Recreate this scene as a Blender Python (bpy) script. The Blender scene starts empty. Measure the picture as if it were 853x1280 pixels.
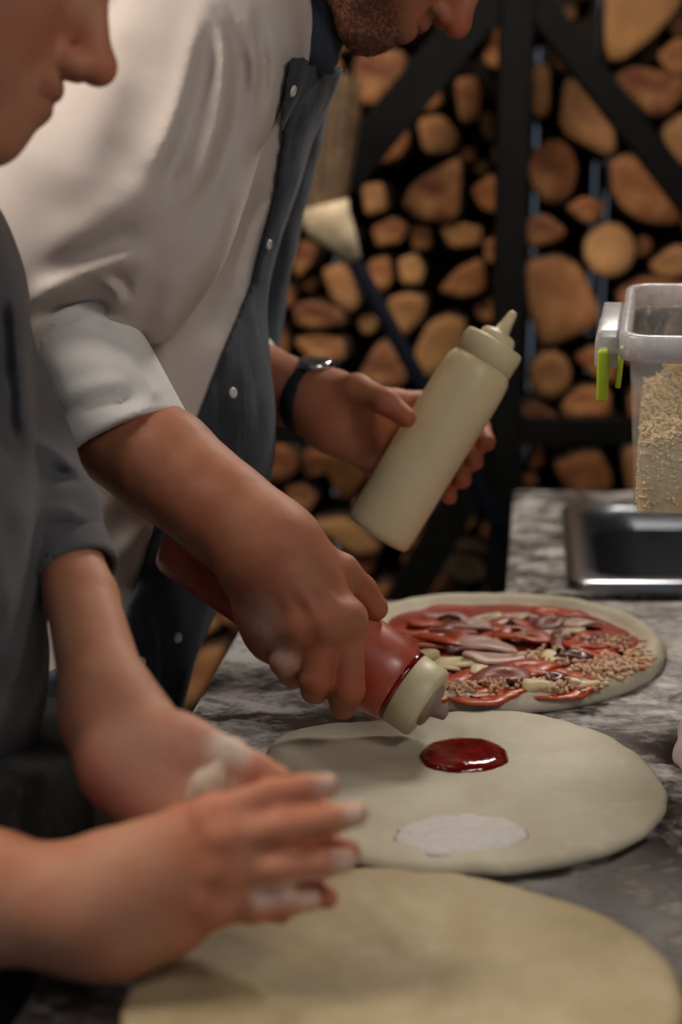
import bpy, bmesh, math, random
import numpy as np
from mathutils import Vector, Matrix, noise as mnoise

SC = bpy.context.scene
COL = SC.collection
rnd = random.Random(7)

# ------------------------------------------------------------------ camera, world, lights, exposure
F_PX, CX, CY = 1700.0, 426.5, 640.0
PITCH = math.radians(11.7)
CAM = np.array([0.0, 0.0, 1.33])
FW = np.array([0, math.cos(PITCH), -math.sin(PITCH)])
UP = np.array([0, math.sin(PITCH), math.cos(PITCH)])
RT = np.array([1.0, 0, 0])

cam_d = bpy.data.cameras.new('camera')
cam_o = bpy.data.objects.new('camera', cam_d)
COL.objects.link(cam_o)
cam_o.location = CAM
cam_o.rotation_euler = (math.pi / 2 - PITCH, 0, 0)
cam_d.sensor_fit = 'VERTICAL'
cam_d.sensor_height = 36
cam_d.lens = F_PX / 1280 * 36
cam_d.clip_start = 0.02
cam_d.dof.use_dof = True
cam_d.dof.focus_distance = 1.17
cam_d.dof.aperture_fstop = 2.7
cam_d.dof.aperture_blades = 9
SC.camera = cam_o

w = bpy.data.worlds.new('daylight')
SC.world = w
w.use_nodes = True
bg = w.node_tree.nodes['Background']
bg.inputs[0].default_value = (0.62, 0.78, 1.0, 1)
bg.inputs[1].default_value = 0.18

SC.view_settings.view_transform = 'Standard'
SC.view_settings.look = 'None'
SC.view_settings.exposure = -0.3
SC.view_settings.gamma = 1.0
SC.view_settings.use_curve_mapping = False


def area_light(name, loc, target, size, power, color):
    d = bpy.data.lights.new(name, 'AREA')
    d.shape = 'DISK'
    d.size = size
    d.energy = power
    d.color = color
    o = bpy.data.objects.new(name, d)
    COL.objects.link(o)
    o.location = loc
    o.rotation_euler = (Vector(target) - Vector(loc)).to_track_quat('-Z', 'Y').to_euler()
    return o


# a lamp high on the left behind the cooks, a pendant over the far end of the counter, a ceiling lamp behind the photographer
area_light('left_lamp', (-1.15, 1.0, 2.6), (-0.1, 1.25, 1.1), 0.9, 40.0, (1.0, 0.89, 0.79))
area_light('pendant_light', (0.5, 2.25, 2.1), (0.05, 1.15, 0.95), 0.3, 13.0, (1.0, 0.92, 0.82))
area_light('room_light', (0.75, -0.55, 2.45), (0.1, 1.4, 1.0), 0.8, 4.5, (1.0, 0.91, 0.82))
area_light('tub_fill_light', (0.62, 0.40, 1.85), (0.45, 1.25, 1.12), 0.25, 3.2, (1.0, 0.9, 0.8))  # added fill light that brightens the cheese tub
area_light('stack_light', (-0.1, 1.75, 2.6), (0.0, 2.7, 0.9), 0.35, 6.0, (1.0, 0.74, 0.48))


# ------------------------------------------------------------------ projection helpers
def at(u, v, d):
    """world point seen at pixel (u, v) and lying at depth d along the optical axis"""
    return CAM + d * FW + (u - CX) / F_PX * d * RT + (CY - v) / F_PX * d * UP


def on(u, v, z):
    """world point of pixel (u, v) on the horizontal plane z"""
    r = FW + (u - CX) / F_PX * RT + (CY - v) / F_PX * UP
    return CAM + r * ((z - CAM[2]) / r[2])


def on_y(u, v, y):
    r = FW + (u - CX) / F_PX * RT + (CY - v) / F_PX * UP
    return CAM + r * (y / r[1])


# ------------------------------------------------------------------ object helpers
def obj(name, mesh, parent=None, mats=(), smooth=True):
    if isinstance(mesh, bmesh.types.BMesh):
        me = bpy.data.meshes.new(name)
        mesh.to_mesh(me)
        mesh.free()
        mesh = me
    for m in (mats if isinstance(mats, (list, tuple)) else [mats]):
        mesh.materials.append(m)
    if smooth:
        mesh.polygons.foreach_set('use_smooth', [True] * len(mesh.polygons))
    o = bpy.data.objects.new(name, mesh)
    COL.objects.link(o)
    if parent is not None:
        o.parent = parent
        o.matrix_parent_inverse = parent_world(parent).inverted()
    return o


def parent_world(p):
    m = p.matrix_basis.copy()
    q = p
    while q.parent is not None:
        m = q.parent.matrix_basis @ q.matrix_parent_inverse @ m
        q = q.parent
    return m


def tag(o, label=None, cat=None, group=None, kind=None):
    if label: o['label'] = label
    if cat: o['category'] = cat
    if group: o['group'] = group
    if kind: o['kind'] = kind
    return o


def thing(name, label, cat, loc, group=None):
    o = bpy.data.objects.new(name, None)
    COL.objects.link(o)
    o.location = loc
    o.empty_display_size = 0.05
    return tag(o, label, cat, group)


def pydata(name, V, F):
    me = bpy.data.meshes.new(name)
    me.from_pydata([tuple(map(float, v)) for v in V], [], [tuple(int(i) for i in f) for f in F])
    me.update()
    return me


def quick_mesh(name, V, Q):
    """big quad mesh straight from arrays"""
    me = bpy.data.meshes.new(name)
    V = np.asarray(V, np.float32); Q = np.asarray(Q, np.int32)
    me.vertices.add(len(V)); me.vertices.foreach_set('co', V.ravel())
    n = Q.shape[1]
    me.loops.add(Q.size); me.loops.foreach_set('vertex_index', Q.ravel())
    me.polygons.add(len(Q))
    me.polygons.foreach_set('loop_start', np.arange(0, Q.size, n, dtype=np.int32))
    me.polygons.foreach_set('loop_total', np.full(len(Q), n, np.int32))
    me.update(calc_edges=True)
    me.validate()
    return me


def box_bm(bm, lo, hi, M=None, bevel=0):
    r = bmesh.ops.create_cube(bm, size=1.0)
    vs = r['verts']
    for v in vs:
        v.co = Vector([lo[i] + (v.co[i] + 0.5) * (hi[i] - lo[i]) for i in range(3)])
    if bevel:
        es = list({e for v in vs for e in v.link_edges})
        rb = bmesh.ops.bevel(bm, geom=es, offset=bevel, segments=2, affect='EDGES', profile=0.7)
        vs = list({v for f in rb['faces'] for v in f.verts} | {v for v in vs if v.is_valid})
    if M is not None:
        for v in vs: v.co = M @ v.co
    return vs


def lathe(name, prof, n=40, M=None, cap=True):
    """prof: list of (radius, z)"""
    V, Fc = [], []
    for r, z in prof:
        for i in range(n):
            a = 2 * math.pi * i / n
            V.append((r * math.cos(a), r * math.sin(a), z))
    for k in range(len(prof) - 1):
        for i in range(n):
            j = (i + 1) % n
            Fc.append((k * n + i, k * n + j, (k + 1) * n + j, (k + 1) * n + i))
    if cap:
        Fc.append(tuple(reversed(range(n))))
        Fc.append(tuple(range((len(prof) - 1) * n, len(prof) * n)))
    if M is not None:
        V = [tuple(M @ Vector(v)) for v in V]
    return pydata(name, V, Fc)


def frame_z(a, b, roll=(0, 0, 1)):
    """matrix at a with local z towards b"""
    z = (Vector(b) - Vector(a)).normalized()
    x = Vector(roll).cross(z)
    if x.length < 1e-4: x = Vector((1, 0, 0)).cross(z)
    x.normalize(); y = z.cross(x)
    M = Matrix((x, y, z)).transposed().to_4x4()
    M.translation = Vector(a)
    return M


def tube(name, pts, rad, n=10):
    """swept tube with radius per point"""
    pts = [Vector(p) for p in pts]
    if not hasattr(rad, '__len__'): rad = [rad] * len(pts)
    V, Fc = [], []
    ref = Vector((0.13, 0.21, 0.97))
    for i, p in enumerate(pts):
        t = (pts[min(i + 1, len(pts) - 1)] - pts[max(i - 1, 0)]).normalized()
        x = ref.cross(t)
        if x.length < 1e-3: x = Vector((1, 0, 0)).cross(t)
        x.normalize(); y = t.cross(x)
        for k in range(n):
            a = 2 * math.pi * k / n
            V.append(p + rad[i] * (math.cos(a) * x + math.sin(a) * y))
    for i in range(len(pts) - 1):
        for k in range(n):
            j = (k + 1) % n
            Fc.append((i * n + k, i * n + j, (i + 1) * n + j, (i + 1) * n + k))
    Fc.append(tuple(reversed(range(n)))); Fc.append(tuple(range((len(pts) - 1) * n, len(pts) * n)))
    return pydata(name, V, Fc)


# ------------------------------------------------------------------ implicit surfaces (bodies, clothes)
class Cone:
    def __init__(s, a, b, ra, rb, k=0.01, sub=False):
        s.a = np.asarray(a, float); s.b = np.asarray(b, float); s.ra, s.rb, s.k, s.sub = ra, rb, k, sub
        s.c = (s.a + s.b) / 2; s.R = np.linalg.norm(s.b - s.a) / 2 + max(ra, rb)

    def __call__(s, P):
        d = s.b - s.a; L2 = float(d @ d)
        if L2 < 1e-12: return np.linalg.norm(P - s.a, axis=1) - max(s.ra, s.rb)
        t = np.clip(((P - s.a) @ d) / L2, 0, 1)
        q = P - s.a - t[:, None] * d
        return np.sqrt((q * q).sum(1)) - (s.ra + (s.rb - s.ra) * t)


class Ell:
    def __init__(s, c, r, R=None, k=0.01, sub=False):
        s.c = np.asarray(c, float); s.r = np.asarray(r, float); s.M = np.eye(3) if R is None else np.asarray(R, float)
        s.k, s.sub = k, sub; s.R = max(r)      # rows of M are the local axes

    def __call__(s, P):
        q = (P - s.c) @ s.M.T
        k0 = np.sqrt(((q / s.r) ** 2).sum(1)); k1 = np.sqrt(((q / s.r ** 2) ** 2).sum(1)) + 1e-9
        return k0 * (k0 - 1) / k1


class Grp:
    """smooth union of members in order; k is how it blends into what came before it"""
    def __init__(s, items, k=0.006):
        s.items = items; s.k = k; s.sub = False
        lo = np.min([i.c - i.R for i in items], 0); hi = np.max([i.c + i.R for i in items], 0)
        s.c = (lo + hi) / 2; s.R = np.linalg.norm(hi - lo) / 2

    def __call__(s, P, c=None, R=None):
        return ev(s.items, P, c, R)


CUT = 0.05


def ev(items, P, c=None, R=None):
    d = np.full(len(P), 0.08)
    for it in items:
        if c is not None and np.linalg.norm(it.c - c) - it.R - R > CUT: continue
        q = it(P, c, R) if isinstance(it, Grp) else it(P)
        k = it.k
        if it.sub:
            h = np.maximum(k - np.abs(d + q), 0) / k
            d = np.maximum(d, -q) + h * h * k * 0.25
        else:
            h = np.maximum(k - np.abs(d - q), 0) / k
            d = np.minimum(d, q) - h * h * k * 0.25
    return d


def chain(pts, rad, k=0.008):
    return [Cone(pts[i], pts[i + 1], rad[i], rad[i + 1], k) for i in range(len(pts) - 1)]


def bounds(items, pad=0.02):
    lo = np.min([i.c - i.R for i in items if not i.sub], 0) - pad
    hi = np.max([i.c + i.R for i in items if not i.sub], 0) + pad
    return lo, hi


def sdf_mesh(fn, lo, hi, h, B=12):
    """surface nets over the box, evaluating only blocks near the surface; fn(P, c, R) -> d"""
    lo = np.asarray(lo, float); hi = np.asarray(hi, float)
    nb = np.maximum(1, np.ceil((hi - lo) / (h * B)).astype(int)); n = nb * B + 1
    D = np.full(n, 0.08, np.float32)
    Rb = h * B * math.sqrt(3) / 2
    ax = [np.arange(m) for m in nb]
    ctr = np.stack(np.meshgrid(*ax, indexing='ij'), -1).reshape(-1, 3)
    g1 = np.stack(np.meshgrid(*[np.arange(B + 1)] * 3, indexing='ij'), -1).reshape(-1, 3) * h
    cpts = lo + (ctr + 0.5) * (B * h)
    dc = fn(cpts, None, None)
    for bi, p0, d0 in zip(ctr, cpts, dc):
        sl = tuple(slice(b * B, b * B + B + 1) for b in bi)
        if abs(d0) > Rb * 1.5 + 0.012:
            if d0 < 0: D[sl] = np.where(D[sl] >= 0.079, -0.05, D[sl])
            continue
        D[sl] = fn(lo + bi * (B * h) + g1, p0, Rb).reshape((B + 1,) * 3)
    D[0], D[-1], D[:, 0], D[:, -1], D[:, :, 0], D[:, :, -1] = (0.02,) * 6
    S = D < 0
    cnt = np.zeros(tuple(n - 1), np.int8)
    offs = [(i, j, k) for i in (0, 1) for j in (0, 1) for k in (0, 1)]
    for i, j, k in offs:
        cnt += S[i:n[0] - 1 + i, j:n[1] - 1 + j, k:n[2] - 1 + k]
    idx = np.argwhere((cnt > 0) & (cnt < 8))
    acc = np.zeros((len(idx), 3)); num = np.zeros(len(idx))
    vals = {o: D[idx[:, 0] + o[0], idx[:, 1] + o[1], idx[:, 2] + o[2]].astype(float) for o in offs}
    for o in offs:
        for a in range(3):
            if o[a]: continue
            o2 = list(o); o2[a] = 1; o2 = tuple(o2)
            va, vb = vals[o], vals[o2]
            cr = (va < 0) != (vb < 0)
            t = np.where(cr, va / np.where(cr, va - vb, 1), 0)
            p = np.tile(np.array(o, float), (len(idx), 1)); p[:, a] = t
            acc[cr] += p[cr]; num += cr
    V = lo + (idx + acc / num[:, None]) * h
    vid = np.full(tuple(n - 1), -1, np.int32)
    vid[idx[:, 0], idx[:, 1], idx[:, 2]] = np.arange(len(idx))
    Q = []
    for a in range(3):
        b, c = (a + 1) % 3, (a + 2) % 3
        s0 = [slice(None)] * 3; s1 = [slice(None)] * 3
        s0[a] = slice(0, -1); s1[a] = slice(1, None)
        A0, A1 = S[tuple(s0)], S[tuple(s1)]
        e = np.argwhere(A0 != A1)
        e = e[(e[:, b] > 0) & (e[:, c] > 0) & (e[:, b] < n[b] - 1) & (e[:, c] < n[c] - 1)]
        inside = A0[e[:, 0], e[:, 1], e[:, 2]]
        q = []
        for db, dc_ in ((1, 1), (0, 1), (0, 0), (1, 0)):
            f = e.copy(); f[:, b] -= db; f[:, c] -= dc_
            q.append(vid[f[:, 0], f[:, 1], f[:, 2]])
        q = np.stack(q, 1)
        q[~inside] = q[~inside][:, ::-1]
        Q.append(q)
    Q = np.concatenate(Q)
    Q = Q[(Q >= 0).all(1)]
    return V, Q


def relax(V, Q, it=2, lam=0.5):
    for _ in range(it):
        s = np.zeros_like(V); m = np.zeros(len(V))
        for i in range(4):
            j = (i + 1) % 4
            np.add.at(s, Q[:, i], V[Q[:, j]]); np.add.at(m, Q[:, i], 1)
            np.add.at(s, Q[:, j], V[Q[:, i]]); np.add.at(m, Q[:, j], 1)
        V = V + lam * (s / np.maximum(m, 1)[:, None] - V)
    return V


def body_fn(items, off=0.0, disp=None):
    def fn(P, c, R):
        d = ev(items, P, c, R) + off
        if disp is not None: d = d - disp(P)
        return d
    return fn


def wob(P, f, seed=0):
    """cheap smooth noise in about -1..1"""
    s = seed * 1.7
    x, y, z = P[:, 0] * f, P[:, 1] * f, P[:, 2] * f
    return (np.sin(x * 1.1 + 1.3 * np.sin(y * .9 + s) + s) + np.sin(y * 1.2 + 1.1 * np.sin(z * 1.0 + s * 2) + 2 * s)
            + np.sin(z * .95 + 1.2 * np.sin(x * 1.05 - s) - s)) / 3


def attr(me, name, vals):
    a = me.attributes.new(name, 'FLOAT', 'POINT')
    a.data.foreach_set('value', np.asarray(vals, np.float32))


def join_arrays(parts):
    V, Q, o = [], [], 0
    for v, q in parts:
        V.append(v); Q.append(q + o); o += len(v)
    return np.concatenate(V), np.concatenate(Q)


def pix(P):
    r = P - CAM
    d = r @ FW
    return CX + (r @ RT) / d * F_PX, CY - (r @ UP) / d * F_PX, d


def crease(P, folds, dmax=9.0):
    """sum of soft ridges and grooves modelled along traced lines: (path, height m, width px)"""
    u, v, d = pix(P)
    out = np.zeros(len(P))
    q = np.stack([u, v], 1)
    for path, h, wd in folds:
        pa = np.array(path, float)
        lo, hi = pa.min(0) - 3 * wd, pa.max(0) + 3 * wd
        m = (u > lo[0]) & (u < hi[0]) & (v > lo[1]) & (v < hi[1]) & (d < dmax)
        if not m.any(): continue
        qm = q[m]; best = np.full(len(qm), 1e9); amp = np.ones(len(qm))
        n = len(pa) - 1
        for i in range(n):
            a, b = pa[i], pa[i + 1]; ab = b - a
            t = np.clip(((qm - a) @ ab) / (ab @ ab), 0, 1)
            dd = np.linalg.norm(qm - a - t[:, None] * ab, axis=1)
            s = (i + t) / n
            tp = np.clip(np.minimum(s, 1 - s) * 4 + .15, 0, 1)
            k = dd < best
            best = np.where(k, dd, best); amp = np.where(k, tp, amp)
        out[m] += h * amp * np.exp(-(best / wd) ** 2)
    return out


def near(P, pts, r, soft):
    """1 within r of any of the points / segments, falling to 0 over soft"""
    m = np.full(len(P), 1e9)
    for q in pts:
        if len(q) == 2:
            m = np.minimum(m, Cone(q[0], q[1], 0, 0)(P))
        else:
            m = np.minimum(m, np.linalg.norm(P - np.asarray(q), axis=1))
    return np.clip(1 - (m - r) / soft, 0, 1)


# ------------------------------------------------------------------ materials
def srgb(r, g, b):
    f = lambda c: (c / 255 / 12.92) if c / 255 <= 0.04045 else ((c / 255 + 0.055) / 1.055) ** 2.4
    return (f(r), f(g), f(b), 1)


class Mat:
    def __init__(s, name):
        s.m = bpy.data.materials.new(name); s.m.use_nodes = True
        s.t = s.m.node_tree; s.N = s.t.nodes; s.L = s.t.links
        s.b = s.N['Principled BSDF']; s.out = s.N['Material Output']

    def n(s, typ, **kw):
        x = s.N.new(typ)
        for k, v in kw.items():
            if k.startswith('i_'):
                key = k[2:]
                x.inputs[int(key) if key.isdigit() else key.replace('_', ' ')].default_value = v
            else: setattr(x, k, v)
        return x

    def l(s, a, b): s.L.new(a, b)

    def set(s, **kw):
        for k, v in kw.items(): s.b.inputs[k.replace('_', ' ')].default_value = v
        return s

    def coord(s, scale=(1, 1, 1), kind='Object'):
        tc = s.n('ShaderNodeTexCoord'); mp = s.n('ShaderNodeMapping')
        mp.inputs['Scale'].default_value = scale
        s.l(tc.outputs[kind], mp.inputs[0]); return mp.outputs[0]

    def noise(s, vec, scale, detail=4, rough=0.55, dist=0):
        x = s.n('ShaderNodeTexNoise'); x.inputs['Scale'].default_value = scale
        x.inputs['Detail'].default_value = detail; x.inputs['Roughness'].default_value = rough
        x.inputs['Distortion'].default_value = dist
        s.l(vec, x.inputs['Vector']); return x.outputs['Fac']

    def ramp(s, fac, stops):
        x = s.n('ShaderNodeValToRGB'); e = x.color_ramp.elements
        while len(e) < len(stops): e.new(0.5)
        for i, (p, c) in enumerate(stops): e[i].position = p; e[i].color = c
        s.l(fac, x.inputs[0]); return x.outputs[0]

    def mix(s, fac, a, b, mode='MIX'):
        x = s.n('ShaderNodeMix', data_type='RGBA', blend_type=mode)
        for sock, v in ((x.inputs[0], fac), (x.inputs[6], a), (x.inputs[7], b)):
            if hasattr(v, 'is_linked') or hasattr(v, 'links'): s.l(v, sock)
            else: sock.default_value = v
        return x.outputs[2]

    def math(s, op, a, b=0.0):
        x = s.n('ShaderNodeMath', operation=op)
        for sock, v in ((x.inputs[0], a), (x.inputs[1], b)):
            if hasattr(v, 'links'): s.l(v, sock)
            else: sock.default_value = v
        return x.outputs[0]

    def color(s, c): s.l(c, s.b.inputs['Base Color']); return s

    def bump(s, h, strength=0.3, dist=0.002):
        x = s.n('ShaderNodeBump'); x.inputs['Strength'].default_value = strength; x.inputs['Distance'].default_value = dist
        s.l(h, x.inputs['Height']); s.l(x.outputs[0], s.b.inputs['Normal']); return s

    def attr(s, name):
        x = s.n('ShaderNodeAttribute'); x.attribute_name = name; return x.outputs['Fac']


def simple(name, col, rough=0.5, metal=0.0, var=0.12, nscale=30, bump=0.15, bdist=0.001, **kw):
    M = Mat(name); M.set(Roughness=rough, Metallic=metal, **kw)
    v = M.coord(); f = M.noise(v, nscale)
    dark = tuple(c * (1 - var) for c in col[:3]) + (1,); lite = tuple(min(1, c * (1 + var)) for c in col[:3]) + (1,)
    M.color(M.ramp(f, [(0.3, dark), (0.7, lite)]))
    if bump: M.bump(f, bump, bdist)
    return M.m


def skin_mat(name, base, red, hairy):
    M = Mat(name); M.set(Roughness=0.58); M.b.inputs['Specular IOR Level'].default_value = 0.35
    M.b.inputs['Subsurface Weight'].default_value = 0.12
    M.b.inputs['Subsurface Radius'].default_value = (0.012, 0.004, 0.002)
    M.b.inputs['Subsurface Scale'].default_value = 0.6
    v = M.coord(); f = M.noise(v, 28, 5); fine = M.noise(v, 420, 2)
    c = M.mix(M.ramp(f, [(0.35, (0, 0, 0, 1)), (0.7, (1, 1, 1, 1))]), base, red)
    c = M.mix(M.math('MULTIPLY', M.attr('flush'), 0.55), c, tuple(x * y for x, y in zip(red[:3], (1.1, .72, .68))) + (1,))
    c = M.mix(M.math('MULTIPLY', M.attr('lip'), 0.7), c, srgb(150, 78, 72))
    hs = M.n('ShaderNodeMath', operation='GREATER_THAN'); hs.inputs[1].default_value = 0.47
    M.l(M.noise(v, 260, 3, 0.7), hs.inputs[0])
    hb = M.math('MULTIPLY', M.attr('hair'), M.math('ADD', M.math('MULTIPLY', hs.outputs[0], 0.45), 0.5))
    c = M.mix(hb, c, hairy)
    fl = M.math('MULTIPLY', M.attr('flour'), M.math('ADD', M.math('MULTIPLY', M.noise(v, 120, 4, 0.7), 1.4), 0.05))
    fl2 = M.n('ShaderNodeClamp'); M.l(fl, fl2.inputs[0])
    c = M.mix(fl2.outputs[0], c, srgb(226, 214, 200))
    M.color(c)
    M.bump(M.math('ADD', M.math('MULTIPLY', fine, 0.5), M.noise(v, 140, 3)), 0.25, 0.0012)
    return M.m


def cloth_mat(name, a, b, weave=900, rough=0.85, nscale=18, streak=None, bump=0.25):
    M = Mat(name); M.set(Roughness=rough)
    M.b.inputs['Sheen Weight'].default_value = 0.08
    v = M.coord(); f = M.noise(v, nscale, 5, 0.6)
    c = M.ramp(f, [(0.35, a), (0.68, b)])
    if streak:
        st = M.noise(M.coord(streak[0]), streak[1], 5, 0.7)
        c = M.mix(M.ramp(st, [(0.52, (0, 0, 0, 1)), (0.75, (1, 1, 1, 1))]), c, streak[2])
    M.color(c)
    M.bump(M.noise(v, weave, 1), bump, 0.0008)
    return M.m


def wood_end(name):
    M = Mat(name); M.set(Roughness=0.75)
    tc = M.n('ShaderNodeTexCoord'); oi = M.n('ShaderNodeObjectInfo')
    mp = M.n('ShaderNodeMapping'); mp.inputs['Scale'].default_value = (1, 0.02, 1)
    M.l(tc.outputs['Object'], mp.inputs[0])
    ring = M.n('ShaderNodeTexWave', wave_type='RINGS', rings_direction='Y')
    ring.inputs['Scale'].default_value = 38; ring.inputs['Distortion'].default_value = 2.4
    ring.inputs['Detail'].default_value = 3; ring.inputs['Detail Scale'].default_value = 1.3
    M.l(mp.outputs[0], ring.inputs['Vector'])
    base = M.ramp(oi.outputs['Random'], [(0.0, srgb(112, 62, 40)), (0.3, srgb(152, 88, 48)), (0.6, srgb(166, 106, 62)),
                                         (0.85, srgb(190, 144, 92)), (1.0, srgb(140, 78, 46))])
    c = M.mix(M.math('MULTIPLY', ring.outputs['Fac'], 0.25), base, srgb(88, 50, 28))
    big = M.noise(tc.outputs['Object'], 22, 4)
    c = M.mix(M.ramp(big, [(0.42, (0, 0, 0, 1)), (0.7, (0.6, 0.6, 0.6, 1))]), c, srgb(206, 150, 92))
    M.color(c); M.bump(M.noise(mp.outputs[0], 90, 4), 0.5, 0.003)
    return M.m


M_END = wood_end('log end grain')
M_PALE = simple('pale fresh wood', srgb(214, 190, 154), 0.7, var=0.15, nscale=40)
M_BARK = simple('log bark', srgb(84, 62, 46), 0.95, var=0.5, nscale=60, bump=0.9, bdist=0.006)
M_BLACK = simple('black painted steel', srgb(11, 12, 12), 0.6, 0.0, 0.2, 25, 0.1)
M_BLACK.node_tree.nodes['Principled BSDF'].inputs['Specular IOR Level'].default_value = 0.12
M_FLOOR = simple('dark floor screed', srgb(58, 52, 48), 0.8, var=0.25, nscale=12)
M_WALL = simple('dark plaster', srgb(70, 64, 60), 0.9, var=0.15, nscale=8)


def counter_mat(name='dark stone dusted with flour', amount=0.0):
    M = Mat(name); M.set(Roughness=0.45)
    v = M.coord((1, 1, 1)); vs = M.coord((0.9, 1.5, 1))
    stone = M.ramp(M.noise(v, 26, 6, 0.65), [(0.3, srgb(34, 30, 28)), (0.55, srgb(60, 52, 47)), (0.75, srgb(88, 78, 70))])
    a = M.noise(vs, 13, 8, 0.68, 0.9); b = M.noise(v, 70, 6, 0.75)
    m = M.math('ADD', M.math('MULTIPLY', a, 0.75), M.math('MULTIPLY', b, 0.35))
    # more flour lies along the far half of the top
    sx = M.n('ShaderNodeSeparateXYZ'); M.l(M.coord(), sx.inputs[0])
    far = M.n('ShaderNodeMapRange'); far.inputs[1].default_value = 0.72; far.inputs[2].default_value = 1.35
    far.inputs[3].default_value = -0.05; far.inputs[4].default_value = 0.10
    M.l(sx.outputs[1], far.inputs[0])
    m = M.math('ADD', M.math('ADD', m, far.outputs[0]), amount)
    fl = M.ramp(m, [(0.53, (0, 0, 0, 1)), (0.60, (.4, .4, .4, 1)), (0.70, (1, 1, 1, 1))])
    M.color(M.mix(fl, stone, srgb(206, 202, 200)))
    rr = M.n('ShaderNodeMapRange'); rr.inputs[3].default_value = 0.38; rr.inputs[4].default_value = 0.95
    M.l(fl, rr.inputs[0]); M.l(rr.outputs[0], M.b.inputs['Roughness'])
    M.bump(M.math('ADD', b, fl), 0.35, 0.002)
    return M.m


def dough_mat(name='raw floured dough', ca=srgb(184, 175, 150), cb=srgb(198, 190, 167), cc=srgb(206, 199, 180), fl=.55):
    M = Mat(name); M.set(Roughness=0.6)
    M.b.inputs['Subsurface Weight'].default_value = 0.15
    M.b.inputs['Subsurface Radius'].default_value = (0.01, 0.007, 0.004)
    v = M.coord(); f = M.noise(v, 14, 5, 0.6)
    c = M.ramp(f, [(0.3, ca), (0.55, cb), (0.75, cc)])
    d = M.noise(v, 26, 6, 0.75, 0.8)
    c = M.mix(M.ramp(d, [(0.56, (0, 0, 0, 1)), (0.72, (fl, fl, fl, 1))]), c, srgb(222, 216, 206))
    M.color(c); M.bump(M.math('ADD', f, M.noise(v, 95, 5, 0.7)), 0.35, 0.002)
    return M.m


M_STONE = counter_mat()
M_STONE2 = counter_mat('grey mottled counter stone', -0.085)
M_DOUGH = dough_mat()
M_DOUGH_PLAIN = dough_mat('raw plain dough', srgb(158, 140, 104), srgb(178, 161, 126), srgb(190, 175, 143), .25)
M_FLOUR = simple('white flour', srgb(218, 214, 210), 0.95, var=0.08, nscale=160, bump=0.5)


def sauce_mat(name, a, b, rough=0.15, nscale=60):
    M = Mat(name); M.set(Roughness=rough); M.b.inputs['Coat Weight'].default_value = 0.4 if rough < .2 else 0.05
    v = M.coord(); f = M.noise(v, nscale, 5, 0.65)
    M.color(M.ramp(f, [(0.35, a), (0.65, b)])); M.bump(f, 0.4, 0.002)
    return M.m


M_SAUCE = sauce_mat('dark red tomato sauce', srgb(92, 8, 8), srgb(132, 20, 14), 0.08)
M_SPREAD = sauce_mat('spread tomato sauce', srgb(136, 26, 16), srgb(168, 52, 30), 0.4)


# ------------------------------------------------------------------ room shell
def shell(name, lo, hi, m):
    bm = bmesh.new(); box_bm(bm, lo, hi)
    return tag(obj(name, bm, None, m, smooth=False), kind='structure')


shell('floor', (-3.0, -2.0, -0.06), (3.0, 4.2, 0.0), M_FLOOR)
shell('ceiling', (-3.0, -0.9, 2.8), (3.0, 3.4, 2.86), M_WALL)
shell('wall_right', (3.0, -0.9, 0.0), (3.06, 4.2, 2.8), M_WALL)
shell('wall_left', (-3.06, -2.0, 0.0), (-3.0, 4.2, 2.8), M_WALL)

# ------------------------------------------------------------------ counter with the dough
TOP = 0.90


def slab(name, poly, z0, z1, m, bevel=0.004, parent=None):
    bm = bmesh.new()
    lo = [bm.verts.new((x, y, z0)) for x, y in poly]; hi = [bm.verts.new((x, y, z1)) for x, y in poly]
    bm.faces.new(list(reversed(lo))); bm.faces.new(hi)
    for i in range(len(poly)):
        j = (i + 1) % len(poly); bm.faces.new((lo[i], lo[j], hi[j], hi[i]))
    bmesh.ops.bevel(bm, geom=[e for e in bm.edges if e.calc_length() > 0.02], offset=bevel, segments=2, affect='EDGES')
    return obj(name, bm, parent, m, smooth=False)


wt = thing('worktable', 'dark stone worktable dusted with flour under the pizza dough', 'table', (0.3, 1.0, 0))
slab('tabletop', [(-0.224, 0.25), (0.86, 0.25), (0.95, 1.545), (-0.101, 1.565)], TOP - 0.04, TOP, M_STONE, 0.004, wt)
bm = bmesh.new(); box_bm(bm, (-0.06, 0.36, 0.0), (0.78, 1.47, TOP - 0.0401))
obj('base_cabinet', bm, wt, M_BLACK, smooth=False)

# second counter behind it, with the sink let in
YAX, YAY = math.radians(-1.2), math.radians(-8.0)
SO = on(710, 740, TOP)            # front left corner of the sink flange


def sk(x, y, z=TOP):              # sink frame -> world
    return (SO[0] + x * math.cos(YAX) - y * math.sin(YAY), SO[1] + x * math.sin(YAX) + y * math.cos(YAY), z)


SW, SD = 0.62, 0.50
ct = thing('sink_counter', 'grey stone counter with a steel sink let in behind the worktable', 'counter', (0.6, 1.9, 0))
x0, x1, y0, y1 = -0.075, 0.95, -0.008, 0.66
hx0, hx1, hy0, hy1 = 0.02, SW - 0.02, 0.02, SD - 0.02
bm = bmesh.new()
for a in ((x0, y0, x1, hy0), (x0, hy1, x1, y1), (x0, hy0, hx0, hy1), (hx1, hy0, x1, hy1)):
    box_bm(bm, (0, 0, 0), (1, 1, 1))
    for vtx in bm.verts[-8:]:
        p = sk(a[0] + vtx.co.x * (a[2] - a[0]), a[1] + vtx.co.y * (a[3] - a[1]), TOP - 0.04 + vtx.co.z * 0.04)
        vtx.co = p
obj('countertop', bm, ct, M_STONE2, smooth=False)
bm = bmesh.new()
vs = box_bm(bm, (0, 0, 0), (1, 1, 1))
for vtx in vs:
    vtx.co = sk(x0 + 0.05 + vtx.co.x * 0.86, 0.06 + vtx.co.y * 0.58, vtx.co.z * 0.66)
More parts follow.
